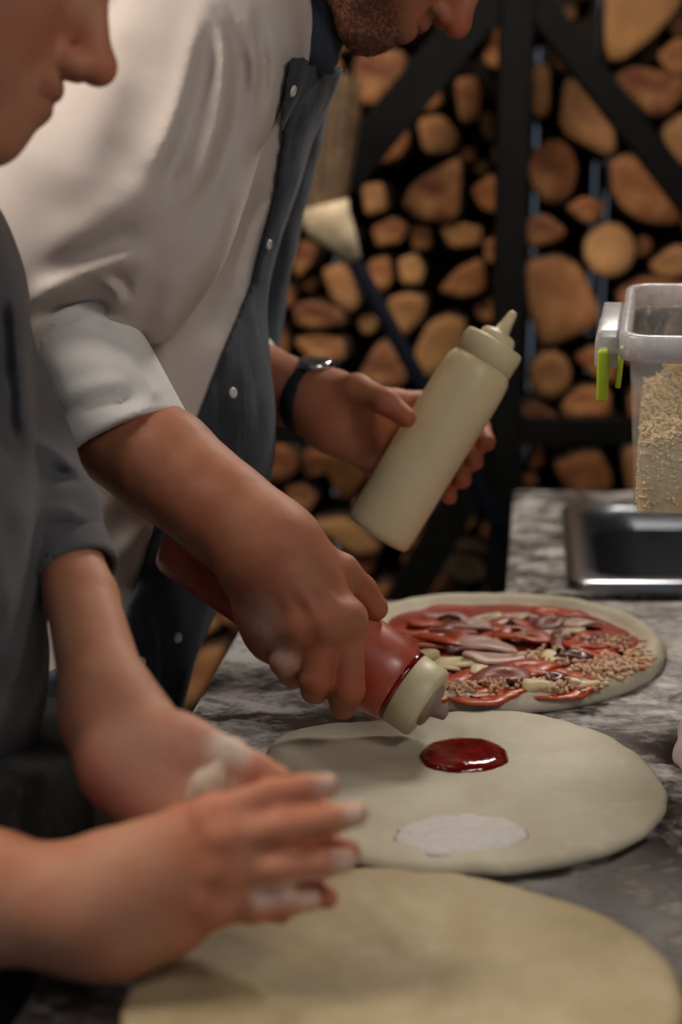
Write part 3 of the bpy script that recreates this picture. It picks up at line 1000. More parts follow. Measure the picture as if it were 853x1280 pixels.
LOGS = [   # outline of each log end in the photograph, label, recess
    ([(757, -25), (852, -25), (852, 8), (815, 50), (778, 76), (760, 77), (754, 55)], 'large tan split log at the top right corner of the stack', 0),
    ([(822, 66), (853, 42), (880, 60), (870, 95), (840, 90)], 'small tan log under the large top right corner log', .02),
    ([(766, 96), (790, 82), (820, 86), (860, 98), (858, 118), (834, 143), (814, 147), (792, 127)], 'orange wedge log right of the slanting brace, below the top corner log', 0),
    ([(829, 157), (852, 138), (885, 150), (880, 205), (856, 209), (836, 190)], 'tan log against the right edge, below the orange wedge log', .01),
    ([(667, 80), (690, 77), (689, 143), (670, 146)], 'narrow upright dark red log between post and slanting brace', .03),
    ([(707, 90), (735, 105), (770, 158), (773, 190), (762, 198), (697, 164)], 'big brown three sided log under the slanting brace', 0),
    ([(692 + 31 * math.cos(t), 214 + 42 * math.sin(t)) for t in np.linspace(0, 2 * math.pi, 11)[:-1]], 'oval orange log beside the post, below the narrow red one', -.01),
    ([(761, 200), (780, 191), (801, 191), (826, 222), (855, 262), (850, 284), (805, 279), (778, 262), (764, 237)], 'large orange log with the brace crossing its right side', 0),
    ([(703, 260), (727, 245), (756, 254), (751, 271), (732, 281)], 'little pale almond shaped log right of the oval one', -.02),
    ([(657, 275), (680, 266), (708, 287), (700, 301), (660, 312)], 'yellowish wedge log touching the post, below the oval one', -.01),
    ([(761 + 33 * math.cos(t), 312 + 35 * math.sin(t)) for t in np.linspace(0, 2 * math.pi, 12)[:-1]], 'perfectly round log with a dark heart above the plastic tub', -.02),
    ([(810, 329), (850, 300), (880, 315), (875, 345), (838, 352), (816, 343)], 'brown log at the right edge just above the tub', .02),
    ([(657, 323), (700, 318), (726, 332), (751, 390), (744, 410), (677, 437), (660, 388)], 'biggest orange split log, right of the post at bottle cap height', 0),
    ([(764, 363), (801, 341), (853, 350), (880, 358), (870, 390), (770, 392)], 'flat orange log whose lower side hides behind the tub rim', .01),
    ([(687 + 28 * math.cos(t), 468 + 31 * math.sin(t)) for t in np.linspace(0, 2 * math.pi, 10)[:-1]], 'round reddish log right of the post, below the biggest one', 0),
    ([(718, 446), (743, 432), (772, 444), (776, 482), (750, 476)], 'tan log behind the lime green clip', .01),
    ([(701, 505), (719, 486), (740, 482), (762, 488), (764, 521), (704, 522)], 'brown half round log resting on the crossbar left of the tub', 0),
    ([(650, 511), (668, 502), (699, 521), (690, 528), (655, 527)], 'thin pinkish log lying on the crossbar next to the post', -.01),
    ([(690, 580), (725, 566), (752, 566), (767, 600), (760, 622), (712, 622)], 'orange log below the crossbar, above the sink', 0),
    ([(780, 560), (830, 556), (850, 590), (830, 625), (785, 620)], 'log below the crossbar hidden behind the tub', .02),
    ([(501, 257), (515, 229), (571, 196), (577, 201), (574, 276), (528, 277)], 'tan quarter log under the left brace end', -.01),
    ([(589, 236), (621, 213), (625, 268), (605, 262)], 'brown log touching the post on its left at quarter log height', .02),
    ([(598, 134), (622, 130), (622, 186), (603, 168)], 'orange log left of the post, next to the brace', .02),
    ([(560, 85), (600, 78), (613, 110), (606, 160), (570, 168)], 'dark brown log in the angle between left brace and post', .04),
    ([(520, 145), (555, 138), (578, 165), (570, 190), (530, 193)], 'dark brown log right of the left brace, above the quarter log', .05),
    ([(545, 283), (580, 276), (608, 283), (606, 308), (560, 314)], 'flattened red orange log below the tan quarter log', .01),
    ([(510, 280), (541, 281), (543, 312), (516, 318)], 'small brown log below the left corner of the quarter log', .03),
    ([(463, 284), (492, 270), (511, 280), (503, 304), (470, 310)], 'greyish brown log right of the broom binding', 0),
    ([(452, 230), (480, 226), (487, 262), (458, 270)], 'dark log right of the broom bristles', .05),
    ([(495, 322), (521, 314), (534, 336), (528, 359), (500, 358)], 'tan log right of the blue broom handle, second from its top', .01),
    ([(545, 364), (570, 335), (602, 320), (608, 362), (580, 372)], 'light tan wedge log left of the post at biggest log height', -.02),
    ([(484, 373), (510, 365), (533, 371), (530, 398), (505, 424), (488, 402)], 'tan pointed log between broom handle and cream bottle', 0),
    ([(602, 298), (626, 292), (627, 330), (606, 332)], 'small tan log touching the post above the light wedge', 0),
    ([(441, 70), (470, 55), (510, 65), (503, 100), (475, 130), (446, 128)], 'pinkish tan log directly below the bearded chin', .02),
    ([(404, 96), (432, 92), (436, 124), (410, 128)], 'small tan log between denim bib and chin', .03),
    ([(393, 330), (428, 318), (444, 342), (456, 384), (441, 402), (412, 378)], 'light tan log left of the broom handle under its binding', -.02),
    ([(357, 376), (390, 370), (436, 384), (444, 408), (400, 416), (362, 410)], 'orange flat log above the wristwatch', 0),
    ([(365, 424), (400, 418), (430, 424), (434, 450), (390, 454)], 'honey coloured log just above the watch dial', -.01),
    ([(444, 478), (470, 430), (486, 424), (511, 470), (500, 486), (460, 486)], 'tan triangle log left of the handle above the holding thumb', -.01),
    ([(517, 440), (535, 402), (562, 391), (585, 400), (576, 440), (540, 474), (522, 466)], 'large tan log partly behind the cream bottle', 0),
    ([(592, 382), (612, 372), (627, 385), (620, 405), (600, 400)], 'small reddish log behind the cream bottle cap', .01),
    ([(460, 326), (486, 318), (492, 350), (480, 366), (462, 358)], 'brown log right of the blue handle just below the binding', .02),
    ([(376, 298), (398, 308), (390, 330), (372, 350), (366, 330)], 'dark orange log between denim bib and light tan log', .02),
    ([(313, 556), (349, 550), (370, 570), (372, 588), (353, 606), (325, 600)], 'orange log left of the pale gap under the watch arm', 0),
    ([(376, 566), (405, 560), (434, 562), (468, 586), (440, 622), (425, 628), (408, 590), (380, 600)], 'golden log right of the pale gap under the watch arm', 0),
    ([(354, 612), (380, 606), (398, 622), (384, 644), (362, 636)], 'small orange log below the pale gap', 0),
    ([(386, 652), (434, 645), (478, 684), (470, 694), (446, 696), (410, 672)], 'orange log below the base of the cream bottle', .01),
    ([(440, 628), (462, 618), (480, 640), (470, 668), (446, 650)], 'brown log hidden mostly by the cream bottle base', .02),
    ([(520, 754), (549, 716), (572, 726), (588, 738), (560, 765), (530, 770)], 'orange log with a pale end low behind the worktable', 0),
    ([(549, 692), (570, 684), (603, 694), (604, 716), (580, 724), (556, 712)], 'cream coloured log end above the orange one behind the worktable', -.03),
    ([(603, 722), (622, 712), (648, 726), (650, 764), (606, 764)], 'cream log end beside the post behind the worktable', -.03),
    ([(221, 781), (232, 758), (257, 754), (283, 770), (284, 784), (257, 799), (231, 799)], 'orange log between the apron and the worktable corner', -.02),
    ([(270, 746), (303, 764), (296, 783), (273, 779)], 'yellow log behind the raised end of the red bottle', -.01),
    ([(250, 806), (286, 800), (270, 838), (244, 878), (222, 884), (238, 840)], 'long brown log leaning down beside the worktable edge', -.02),
    ([(640, -30), (690, -28), (700, 20), (660, 40), (645, 10)], 'dark log in the top angle between post and slanting brace', .05),
    ([(560, -25), (612, -25), (612, 30), (580, 60), (556, 20)], 'orange brown log above the nose, left of the post', .02),
]
GLINTS = [(745, 8, 13), (740, 215, 14), (748, 238, 11), (672, 250, 8), (757, 285, 9), (716, 292, 9), (722, 310, 9), (660, 395, 7), (668, 410, 7), (420, 603, 14), (617, 585, 10), (617, 630, 10), (606, 345, 8), (608, 230, 8)]


def chaikin(P, k=2):
    for _ in range(k):
        Q = []
        for i in range(len(P)):
            a, b = np.array(P[i]), np.array(P[(i + 1) % len(P)])
            Q += [tuple(.84 * a + .16 * b), tuple(.16 * a + .84 * b)]
        P = Q
    return P


def log_mesh(poly, y, length, r, pale=False):
    """poly in world x,z about its own centre"""
    n = len(poly)
    V, Fc, Mi = [], [], []
    tilt = (r.uniform(-.10, .10), r.uniform(-.10, .10))
    def ring(s, yy, jit=0):
        for x, z in poly:
            q = 1 + (r.uniform(-jit, jit) if jit else 0)
            V.append((x * s * q + .15 * yy, yy + (x * tilt[0] + z * tilt[1]) * (1 if yy < .1 else 0), z * s * q))
    ring(.0, 0.0015); V[:] = V[:1]
    ring(.5, .001); ring(.93, 0.0); ring(1.0, .006); ring(1.0, length * .5, .02); ring(.97, length)
    for i in range(n): Fc.append((0, 1 + (i + 1) % n, 1 + i)); Mi.append(0)
    for k in range(4):
        for i in range(n):
            j = (i + 1) % n; a = 1 + k * n
            Fc.append((a + i, a + j, a + n + j, a + n + i)); Mi.append(0 if k < 1 else 1)
    Fc.append(tuple(1 + 4 * n + i for i in range(n))); Mi.append(1)
    me = pydata('firewood_log', V, Fc)
    me.materials.append(M_PALE if pale else M_END); me.materials.append(M_BARK)
    me.polygons.foreach_set('material_index', Mi)
    return me


def add_log(poly_w, rec, label, r, group=None, pale=False):
    P = np.array(poly_w); c = P.mean(0)
    area = 0.5 * np.sum(P[:, 0] * np.roll(P[:, 1], -1) - P[:, 1] * np.roll(P[:, 0], -1))
    if area > 0: P = P[::-1]
    me = log_mesh([tuple(p - c) for p in P], 0, r.uniform(.26, .34), r, pale)
    o = bpy.data.objects.new('firewood_log', me); COL.objects.link(o)
    o.location = (c[0], LY + rec, c[1])
    me.polygons.foreach_set('use_smooth', [True] * len(me.polygons))
    return tag(o, label, 'log', group or 'stacked firewood logs')


covers = []
lr = random.Random(3)


def inside(P, q):
    a, b = P, np.roll(P, -1, 0)
    c = ((a[:, 1] > q[1]) != (b[:, 1] > q[1])) & (q[0] < (b[:, 0] - a[:, 0]) * (q[1] - a[:, 1]) / (b[:, 1] - a[:, 1] + 1e-12) + a[:, 0])
    return c.sum() % 2 == 1


LOGS = [[[np.array(p, float) for p in pts], lab, rec] for pts, lab, rec in LOGS]
for _ in range(9):                 # ease neighbours apart where the traced outlines overlap
    for i in range(len(LOGS)):
        for j in range(i):
            A, B = np.array(LOGS[i][0]), np.array(LOGS[j][0])
            if np.linalg.norm(A.mean(0) - B.mean(0)) > 110: continue
            if any(inside(A * 1.03 - .03 * A.mean(0), q) for q in B) or any(inside(B * 1.03 - .03 * B.mean(0), q) for q in A):
                for M_, k_ in ((A, i), (B, j)):
                    c_ = M_.mean(0); LOGS[k_][0] = [c_ + .965 * (p - c_) for p in M_]
for pts, lab, rec in LOGS:
    P = chaikin([pos(*(np.array(pts).mean(0) + 1.03 * (np.array(p_) - np.array(pts).mean(0)))) for p_ in pts], 1 if len(pts) < 9 else 2)
    add_log(P, rec + lr.uniform(-.012, .012), lab, lr, pale=lab.startswith('cream'))
    covers.append(np.array(P))
# the rest of the stack: logs wedged into the free spots, set a little deeper
def in_poly(P, x, z):
    a, b = P, np.roll(P, -1, 0)
    c = ((a[:, 1] > z) != (b[:, 1] > z)) & (x < (b[:, 0] - a[:, 0]) * (z - a[:, 1]) / (b[:, 1] - a[:, 1] + 1e-12) + a[:, 0])
    return c.sum() % 2 == 1


def pdist(P, x, z):
    a, b = P, np.roll(P, -1, 0); d = b - a; q = np.array([x, z]) - a
    t = np.clip((q * d).sum(1) / ((d * d).sum(1) + 1e-12), 0, 1)
    return np.sqrt(((q - t[:, None] * d) ** 2).sum(1)).min()


gl = [(*pos(u, v), r_ / F_PX * LY * 0.9) for u, v, r_ in GLINTS]
circ = []
fill_rows = []
for target in (.055, .046, .038, .030, .023, .017):
    for _ in range(700):
        u, v = lr.uniform(190, 900), lr.uniform(-40, 900)
        x, z = pos(u, v)
        if z < target + .01: continue
        if u > 800 and v > 640: continue
        ok = True
        for gx, gz, gr in gl:
            if math.hypot(x - gx, z - gz) < gr + target: ok = False; break
        if not ok: continue
        for cx_, cz_, cr_ in circ:
            if math.hypot(x - cx_, z - cz_) < cr_ + target: ok = False; break
        if not ok: continue
        for P in covers:
            if abs(P[:, 0].mean() - x) > .25 or abs(P[:, 1].mean() - z) > .25: continue
            if in_poly(P, x, z) or pdist(P, x, z) < target * .97: ok = False; break
        if not ok: continue
        circ.append((x, z, target))
for k, (x, z, r_) in enumerate(circ):
    n = lr.choice([7, 8, 9, 10])
    ph = lr.uniform(0, 6)
    P = [(x + r_ * lr.uniform(.82, 1.0) * math.cos(ph + 2 * math.pi * i / n), z + r_ * lr.uniform(.82, 1.0) * math.sin(ph + 2 * math.pi * i / n)) for i in range(n)]
    fill_rows.append((x, z, r_, P))
px_post = pos(640, 300)[0]
SHORT = ['top right corner log', 'tan log under the top right corner', 'orange wedge log by the brace', 'tan log at the right edge', 'narrow upright red log', 'big three sided log', 'oval orange log by the post',
         'large log crossed by the brace', 'pale almond shaped log', 'yellowish wedge log by the post', 'perfectly round log', 'brown log above the tub', 'biggest orange split log', 'flat log behind the tub rim',
         'round reddish log by the post', 'tan log behind the green clip', 'half round log on the crossbar', 'thin pinkish log on the crossbar', 'orange log above the sink', 'log behind the tub',
         'tan quarter log', 'brown log touching the post', 'orange log by post and brace', 'brown log between brace and post', 'brown log right of the brace', 'flattened red orange log', 'small brown corner log', 'greyish log by the broom binding',
         'dark log by the bristles', 'tan log by the broom handle', 'light tan wedge log', 'tan pointed log', 'small tan log by the post', 'pinkish log under the chin', 'small log between bib and chin', 'light tan log under the binding',
         'flat orange log above the watch', 'honey log above the watch dial', 'tan triangle log', 'large tan log by the cream bottle', 'reddish log behind the bottle cap', 'brown log by the blue handle', 'dark orange log by the bib',
         'orange log under the watch arm', 'golden log under the watch arm', 'small log below the pale gap', 'log under the cream bottle base', 'brown log by the cream bottle base', 'pale ended log behind the worktable', 'cream log end behind the worktable', 'cream log end by the post',
         'orange log by the table corner', 'yellow log by the red bottle', 'long log leaning by the worktable', 'dark log in the top angle', 'log above the nose']
cent = [P.mean(0) for P in covers]
DIRS = ['right of', 'above right of', 'above', 'above left of', 'left of', 'below left of', 'below', 'below right of']
used = set()
for k, (x, z, r_, P) in enumerate(fill_rows):
    size = 'thin' if r_ < .025 else 'middling' if r_ < .04 else 'thick'
    if x < pos(300, 300)[0] and z > pos(300, 700)[1]:
        lab, grp = f'{size} log of the stack hidden behind the bearded cook', f'{size} logs behind the bearded cook'
    else:
        grp = 'small logs wedged between the larger stacked logs'
        lab = None
        order = sorted(range(len(cent)), key=lambda i: (cent[i][0] - x) ** 2 + (cent[i][1] - z) ** 2)
        for rank in ('', 'farther '):
            for i in order[:7]:
                a_ = math.atan2(z - cent[i][1], x - cent[i][0])
                dn = DIRS[int(round(a_ / (math.pi / 4))) % 8]
                t_ = f'{rank}{size} log in the stack, {dn} the {SHORT[i]}'
                if t_ not in used: lab = t_; break
            if lab: break
        if lab is None: lab = f'{size} dark log wedged deep in the stack near the {SHORT[order[0]]}'
        used.add(lab)
    add_log(chaikin(P, 1), .045 + lr.uniform(-.01, .03), lab, lr, grp)

# boarded wall behind the stack; daylight comes in between some of its boards
wb = bpy.data.objects.new('wall_back', None); COL.objects.link(wb); wb.location = (0, 3.2, 0); wb['kind'] = 'structure'
M_BOARD = simple('dark weathered boards', srgb(46, 40, 36), 0.9, var=.3, nscale=20, bump=.5)
gaps = sorted([float(on_y(u, 300, 3.2)[0]) for u in (420, 668, 742, 757)])
edges_ = [-3.0] + gaps + [3.0]
for i in range(len(edges_) - 1):
    xa, xb = edges_[i] + (.005 if i else 0), edges_[i + 1] - (.005 if i < len(edges_) - 2 else 0)
    m_ = max(1, round((xb - xa) / .2))
    for j in range(m_):
        bm = bmesh.new(); box_bm(bm, (xa + (xb - xa) * j / m_, 3.2, 0), (xa + (xb - xa) * (j + 1) / m_ - (.0005 if j < m_ - 1 else 0), 3.225 + .004 * (j % 2), 2.8))
        obj('board', bm, wb, M_BOARD, smooth=False)

rack = thing('firewood_rack', 'black steel rack frame with post, crossbar and slanting braces holding the logs', 'rack', (px_post, 2.62, 0))
RY = 2.60


def bar(name, a, b, wd, dp):
    """square steel section between two pixels, both at rack depth"""
    pa, pb = Vector(on_y(*a, RY)), Vector(on_y(*b, RY))
    M = frame_z(pa, pb, (0, 1, 0)); L = (pb - pa).length
    bm = bmesh.new(); box_bm(bm, (-wd / 2, -dp / 2, 0), (wd / 2, dp / 2, L), M, .004)
    return obj(name, bm, rack, M_BLACK, smooth=False)


pf = on_y(638, 300, RY)
bm = bmesh.new(); box_bm(bm, (pf[0] - .028, RY - .03, 0), (pf[0] + .028, RY + .03, 1.98), None, .004)
obj('post', bm, rack, M_BLACK, smooth=False)
zb = on_y(700, 538, RY)[2]
bm = bmesh.new(); box_bm(bm, (pf[0] - .75, RY - .025, zb - .024), (pf[0] - .0285, RY + .025, zb + .024), None, .004)
box_bm(bm, (pf[0] + .0285, RY - .025, zb - .024), (pf[0] + .75, RY + .025, zb + .024), None, .004)
obj('crossbar', bm, rack, M_BLACK, smooth=False)
bar('brace', (640, -35), (900, 300), .052, .04)
bar('brace', (640, -35), (425, 225), .075, .04)
M_NAVY = simple('dark navy painted steel', srgb(26, 30, 40), 0.5, var=.2)
bar('brace', (612, 560), (500, 760), .07, .04)
for sx in (-.76, .78):
    bm = bmesh.new(); box_bm(bm, (pf[0] + sx - .028, RY - .03, 0), (pf[0] + sx + .028, RY + .03, 1.98), None, .004)
    obj('post', bm, rack, M_BLACK, smooth=False)

# broom leaning against the rack, bristles up
BY = 2.44
M_STRAW = simple('dusty broom straw', srgb(120, 98, 76), 0.9, var=.35, nscale=50, bump=.6)
b0, b1, b2, b3 = [Vector(on_y(u, v, BY)) for u, v in ((420, 135), (414, 278), (440, 318), (532, 490))]
dirn = (b3 - b2).normalized(); end = b3 + dirn * (b3.z / -dirn.z)
broom = thing('broom', 'straw broom with a dark blue handle standing upside down by the logs', 'broom', (end.x, end.y, 0))
obj('handle', tube('handle', [b2, b3, end + Vector((0, 0, .02))], [.013, .015, .015], 12), broom, simple('dark blue handle paint', srgb(12, 16, 27), 0.8, var=.1, **{'Specular_IOR_Level': 0.1}))
cap = obj('binding', tube('binding', [b2 + Vector((.004, 0, -.01)), b2 + Vector((-.02, 0, .03)), b1 + Vector((-.005, 0, 0)), b1 + Vector((-.012, 0, .03))], [.014, .030, .042, .044], 16), broom, simple('pale straw binding', srgb(214, 194, 160), 0.85, var=.12, nscale=60))
cap['label'] = 'pale bound straw'
V, Fc = [], []
bb = b1 + Vector((-.012, 0, .02))
for i in range(900):
    a = rnd.uniform(0, 6.283); q = math.sqrt(rnd.random())
    p0 = bb + Vector((.038 * q * math.cos(a), .03 * q * math.sin(a), 0))
    p1 = bb + Vector((.055 * q * math.cos(a) + .012, .035 * q * math.sin(a), rnd.uniform(.16, .235)))
    s = Vector((math.sin(a), math.cos(a), 0)) * .0022; t = Vector((-math.cos(a), math.sin(a), 0)) * .0018
    n0 = len(V)
    V += [p0 - s, p0 + s, p0 + t, p1 - s * .5, p1 + s * .5, p1 + t * .5]
    Fc += [(n0, n0 + 1, n0 + 4, n0 + 3), (n0 + 1, n0 + 2, n0 + 5, n0 + 4), (n0 + 2, n0, n0 + 3, n0 + 5)]
br = obj('bristles', pydata('bristles', V, Fc), broom, M_STRAW, smooth=False); br['kind'] = 'stuff'

# ------------------------------------------------------------------ people
SKIN_CHEF = skin_mat('tanned skin', srgb(172, 114, 84), srgb(162, 96, 70), srgb(34, 24, 20))
SKIN_COOK = skin_mat('fair skin', srgb(196, 140, 110), srgb(188, 122, 92), srgb(40, 28, 22))
M_SHIRT = cloth_mat('white cotton', srgb(196, 184, 176), srgb(208, 198, 190), 1400, .9, 10, bump=.15)
M_CUFF_LIT = cloth_mat('brightly lit cuff cotton', srgb(226, 224, 220), srgb(234, 232, 229), 1400, .9, 14, bump=.15)  # shirt cotton made lighter and cooler, daylight put into its colour
M_DENIM = cloth_mat('dark blue denim', srgb(34, 42, 52), srgb(48, 58, 70), 1500, .9, 30, ((1, 1, .22), 34, srgb(78, 90, 104)), .35)
M_JEANS = cloth_mat('blue jeans', srgb(52, 62, 78), srgb(74, 86, 102), 1500, .9, 30, ((1, 1, .3), 30, srgb(108, 120, 136)), .35)
M_GREY = cloth_mat('charcoal grey cotton', srgb(86, 86, 90), srgb(100, 99, 102), 1300, .92, 12, None, .25)
M_APRON = cloth_mat('black apron cloth', srgb(20, 20, 21), srgb(28, 28, 29), 1300, .95, 40, ((1, 1, 1), 160, srgb(70, 68, 66)), .2)
M_HAIR = simple('dark brown hair', srgb(36, 26, 20), 0.6, var=.3, nscale=200, bump=.6)
M_SHOE = simple('black shoe leather', srgb(26, 25, 25), 0.45, var=.15)
M_PEARL = simple('pearl snap button', srgb(214, 212, 208), 0.25, var=.05, bump=0)
M_METAL = simple('polished watch steel', srgb(200, 202, 206), 0.18, 1.0, .05, 60, 0)
M_STRAP = simple('dark blue watch strap', srgb(26, 30, 38), 0.6, var=.1)
M_EYE = simple('eye white', srgb(214, 206, 198), 0.2, var=.03, bump=0)
M_IRIS = simple('dark iris', srgb(36, 24, 18), 0.15, var=.1, bump=0)


def vn(a): a = np.asarray(a, float); return a / np.linalg.norm(a)


def J(*p): return at(*p)


def head_items(o, Fv, Uv, s, neck_to, neck_r=.056):
    """implicit head: o centre between the eyes' level and the ears, Fv face direction, Uv crown direction"""
    Lv = vn(np.cross(Uv, Fv))
    q = lambda f, u, l=0.0: o + s * (f * Fv + u * Uv + l * Lv)
    R = np.array([Fv, Uv, Lv])
    E = lambda f, u, l, r, k=.01, sub=False: Ell(q(f, u, l), tuple(s * x for x in r), R, k * s, sub)
    C = lambda a, b, ra, rb, k=.01, sub=False: Cone(q(*a), q(*b), ra * s, rb * s, k * s, sub)
    it = [E(-.012, .035, 0, (.098, .086, .077), .01), E(.028, -.03, 0, (.062, .086, .060), .03)]
    for g in (1, -1):
        it += [C((-.008, -.058, .054 * g), (.068, -.102, .014 * g), .019, .016, .03)]
    it += [E(.074, -.103, 0, (.017, .016, .020), .02), E(.07, -.07, 0, (.028, .028, .032), .02)]
    for g in (1, -1):
        it += [E(.052, -.022, .043 * g, (.026, .022, .024), .025), E(.045, -.055, .04 * g, (.026, .03, .02), .03)]
    it += [C((.074, .022, .042 * g_), (.088, .020, .010 * g_), .010, .011, .018) for g_ in (1, -1)]
    for g in (1, -1):
        it += [E(.092, -.003, .032 * g, (.016, .012, .018), .012, True), E(.072, -.003, .032 * g, (.0145, .0135, .0150), .005)]
    it += [C((.084, .012, 0), (.110, -.034, 0), .0085, .0105, .014), E(.113, -.038, 0, (.0125, .0115, .0125), .008)]
    for g in (1, -1):
        it += [E(.099, -.044, .0125 * g, (.0115, .0085, .0075), .006)]
    for g in (1, -1):
        it += [E(.104, -.0535, .0065 * g, (.0055, .004, .0035), .003, True)]
    it += [C((.082, -.067, .022), (.0955, -.0625, .005), .005, .0062, .008), C((.082, -.067, -.022), (.0955, -.0625, -.005), .005, .0062, .008)]
    it += [C((.080, -.076, .019), (.0925, -.0770, .004), .0055, .0072, .008), C((.080, -.076, -.019), (.0925, -.0770, -.004), .0055, .0072, .008)]
    it += [C((.088, -.0702, .022), (.103, -.0697, 0), .0016, .0020, .002, True), C((.088, -.0702, -.022), (.103, -.0697, 0), .0016, .0020, .002, True)]
    for g in (1, -1):
        it += [E(-.014, -.010, .079 * g, (.019, .033, .008), .006), E(-.010, -.008, .088 * g, (.009, .018, .006), .004, True)]
    it += [Cone(q(-.03, -.055), neck_to, neck_r * s, neck_r * 1.12, .035)]
    return it, q, R


def head_attrs(P, q, s, o, Fv, Uv, beard):
    Lv = vn(np.cross(Uv, Fv))
    r = (P - o) / s
    f, u, l = r @ Fv, r @ Uv, r @ Lv
    lips = near(P, [(q(.088, -.066, .018), q(.098, -.063, 0)), (q(.088, -.066, -.018), q(.098, -.063, 0)), (q(.086, -.077, .015), q(.097, -.077, 0)), (q(.086, -.077, -.015), q(.097, -.077, 0))], .006 * s, .004 * s)
    h = np.zeros(len(P))
    if beard:
        m = .8 * np.clip((-.058 - u - .25 * np.clip(f - .03, 0, 1)) / .018, 0, 1)          # jaw and chin
        side = np.clip((-u - .004) / .02, 0, 1) * np.clip((.026 - f) / .02, 0, 1) * np.clip((f + .03) / .015, 0, 1)
        mous = near(P, [(q(.094, -.058, .02), q(.102, -.056, 0)), (q(.094, -.058, -.02), q(.102, -.056, 0))], .004 * s, .006 * s)
        nk = np.clip((-.145 - u) / -.02, 0, 1)
        h = np.maximum(np.maximum(m, side), mous * .8) * (1 - lips) * np.clip((f + .03) / .02, 0, 1) * nk
    brow = near(P, [(q(.090, .026, .016), q(.084, .031, .036)), (q(.084, .031, .036), q(.070, .026, .052)), (q(.090, .026, -.016), q(.084, .031, -.036)), (q(.084, .031, -.036), q(.070, .026, -.052))], .004 * s, .004 * s)
    lash = near(P, [(q(.088, -.010, .022), q(.088, -.011, .042)), (q(.088, -.010, -.022), q(.088, -.011, -.042))], .002 * s, .003 * s)
    h = np.maximum(h, np.maximum(brow, lash))
    flush = np.clip(near(P, [q(.112, -.038)], .010 * s, .018 * s) * .8 + near(P, [q(.075, -.03, .04), q(.075, -.03, -.04)], .01 * s, .03 * s) * .5, 0, 1)
    return lips, h, flush


def hair_cap(name, o, Fv, Uv, s, parent, seed):
    Lv = vn(np.cross(Uv, Fv)); R = np.array([Fv, Uv, Lv])
    it = [Ell(o + s * (-.022 * Fv + .047 * Uv), tuple(s * x for x in (.102, .090, .084)), R, .02)]
    cutp = o + s * (.062 * Fv + .034 * Uv); nv = vn(.86 * Fv - .50 * Uv)

    def fn(P, c, R_):
        d = ev(it, P)
        d = np.maximum(d, (P - cutp) @ nv)
        low = np.minimum((o - P) @ Uv - .045 * s, .1) + np.clip(((P - o) @ Fv + .01 * s) * .9, 0, .06)
        d = np.maximum(d, low)
        return d - .0016 * wob(P, 240, seed) - .0012 * wob(P, 520, seed + 1)
    lo, hi = bounds(it); V, Q = sdf_mesh(fn, lo, hi, .0028)
    return obj(name, quick_mesh(name, V, Q), parent, M_HAIR)


def finish(name, V, Q, parent, mat, attrs=None):
    me = quick_mesh(name, V, Q)
    for k, v in (attrs or {}).items(): attr(me, k, v)
    return obj(name, me, parent, mat)


def rx(px, d): return px / F_PX * d


# =================================================================== chef in the white shirt
chef = thing('person', 'bearded cook in white shirt and denim apron squeezing a red sauce bottle', 'person', (-.42, 1.45, 0))

# frame of the leaning trunk
TU = vn((.26, 0, .966)); TF = vn((.966, 0, -.26)); TL = vn(np.cross(TU, TF))
TR = np.array([TF, TU, TL])
TD = 1.40
TL_ = (0, 1, 0)
tE = lambda u, v, d, r, k: Ell(at(u, v, d), r, TR, k)
trunk = [tE(226, 190, TD, (.112, .22, .150), .02), tE(168, 560, TD, (.112, .20, .145), .08), tE(268, 50, TD, (.088, .10, .150), .06),
         tE(76, 850, TD, (.105, .17, .160), .07)]
sho_r, elb_r, wri_r = at(240, 70, 1.215), at(92, 502, 1.20), at(345, 688, 1.118)
sho_l, elb_l, wri_l = at(330, 30, 1.56), at(250, 450, 1.62), at(402, 503, 1.452)

# ---- right hand round the red bottle
d = .003
hand_r_palm = [
    Cone(at(335, 680, 1.102), at(372, 720, 1.090), .033, .030, .01),
    Cone(at(358, 708, 1.098), at(432, 775, 1.088), .027, .0175, .02), Cone(at(350, 708, 1.094), at(405, 782, 1.078), .027, .0175, .02),
    Cone(at(342, 710, 1.094), at(374, 788, 1.080), .027, .0170, .02), Cone(at(335, 715, 1.098), at(346, 784, 1.090), .025, .0170, .02),
    Cone(at(325, 735, 1.108), at(336, 778, 1.102), .021, .020, .02),
]
idx_r = Grp(chain([at(432, 772, 1.088), at(436, 862, 1.084), at(430, 880, 1.116), at(422, 866, 1.142)], [.0150, .0128, .0116, .0098], .003), .010)
mid_r = Grp(chain([at(404, 780, 1.078), at(394, 850, 1.074), at(394, 862, 1.110), at(396, 846, 1.138)], [.0148, .0126, .0114, .0098], .003), .010)
rin_r = Grp(chain([at(374, 786, 1.080), at(357, 826, 1.080), at(364, 840, 1.116), at(370, 824, 1.142)], [.0146, .0126, .0112, .0095], .003), .010)
pin_r = Grp(chain([at(346, 782, 1.090), at(332, 796, 1.098), at(342, 812, 1.130), at(349, 800, 1.152)], [.0138, .0116, .0100, .0086], .003), .010)
thu_r = Grp(chain([at(385, 700, 1.105), at(425, 716, 1.108), at(452, 738, 1.122), at(470, 760, 1.134)], [.019, .0160, .0125, .0105], .004), .010)
ten = [at(400, 690, 1.10), at(442, 740, 1.088)]
tendons = [Cone(at(372, 715, 1.062), at(428, 768, 1.066), .0035, .004, .008), Cone(at(362, 718, 1.060), at(402, 776, 1.056), .0035, .004, .008),
           Cone(at(352, 722, 1.062), at(374, 780, 1.060), .0035, .004, .008)]
knuck = [Ell(at(434, 772, 1.074), (.012,) * 3, None, .012), Ell(at(404, 780, 1.064), (.012,) * 3, None, .012), Ell(at(373, 786, 1.067), (.011,) * 3, None, .012)]
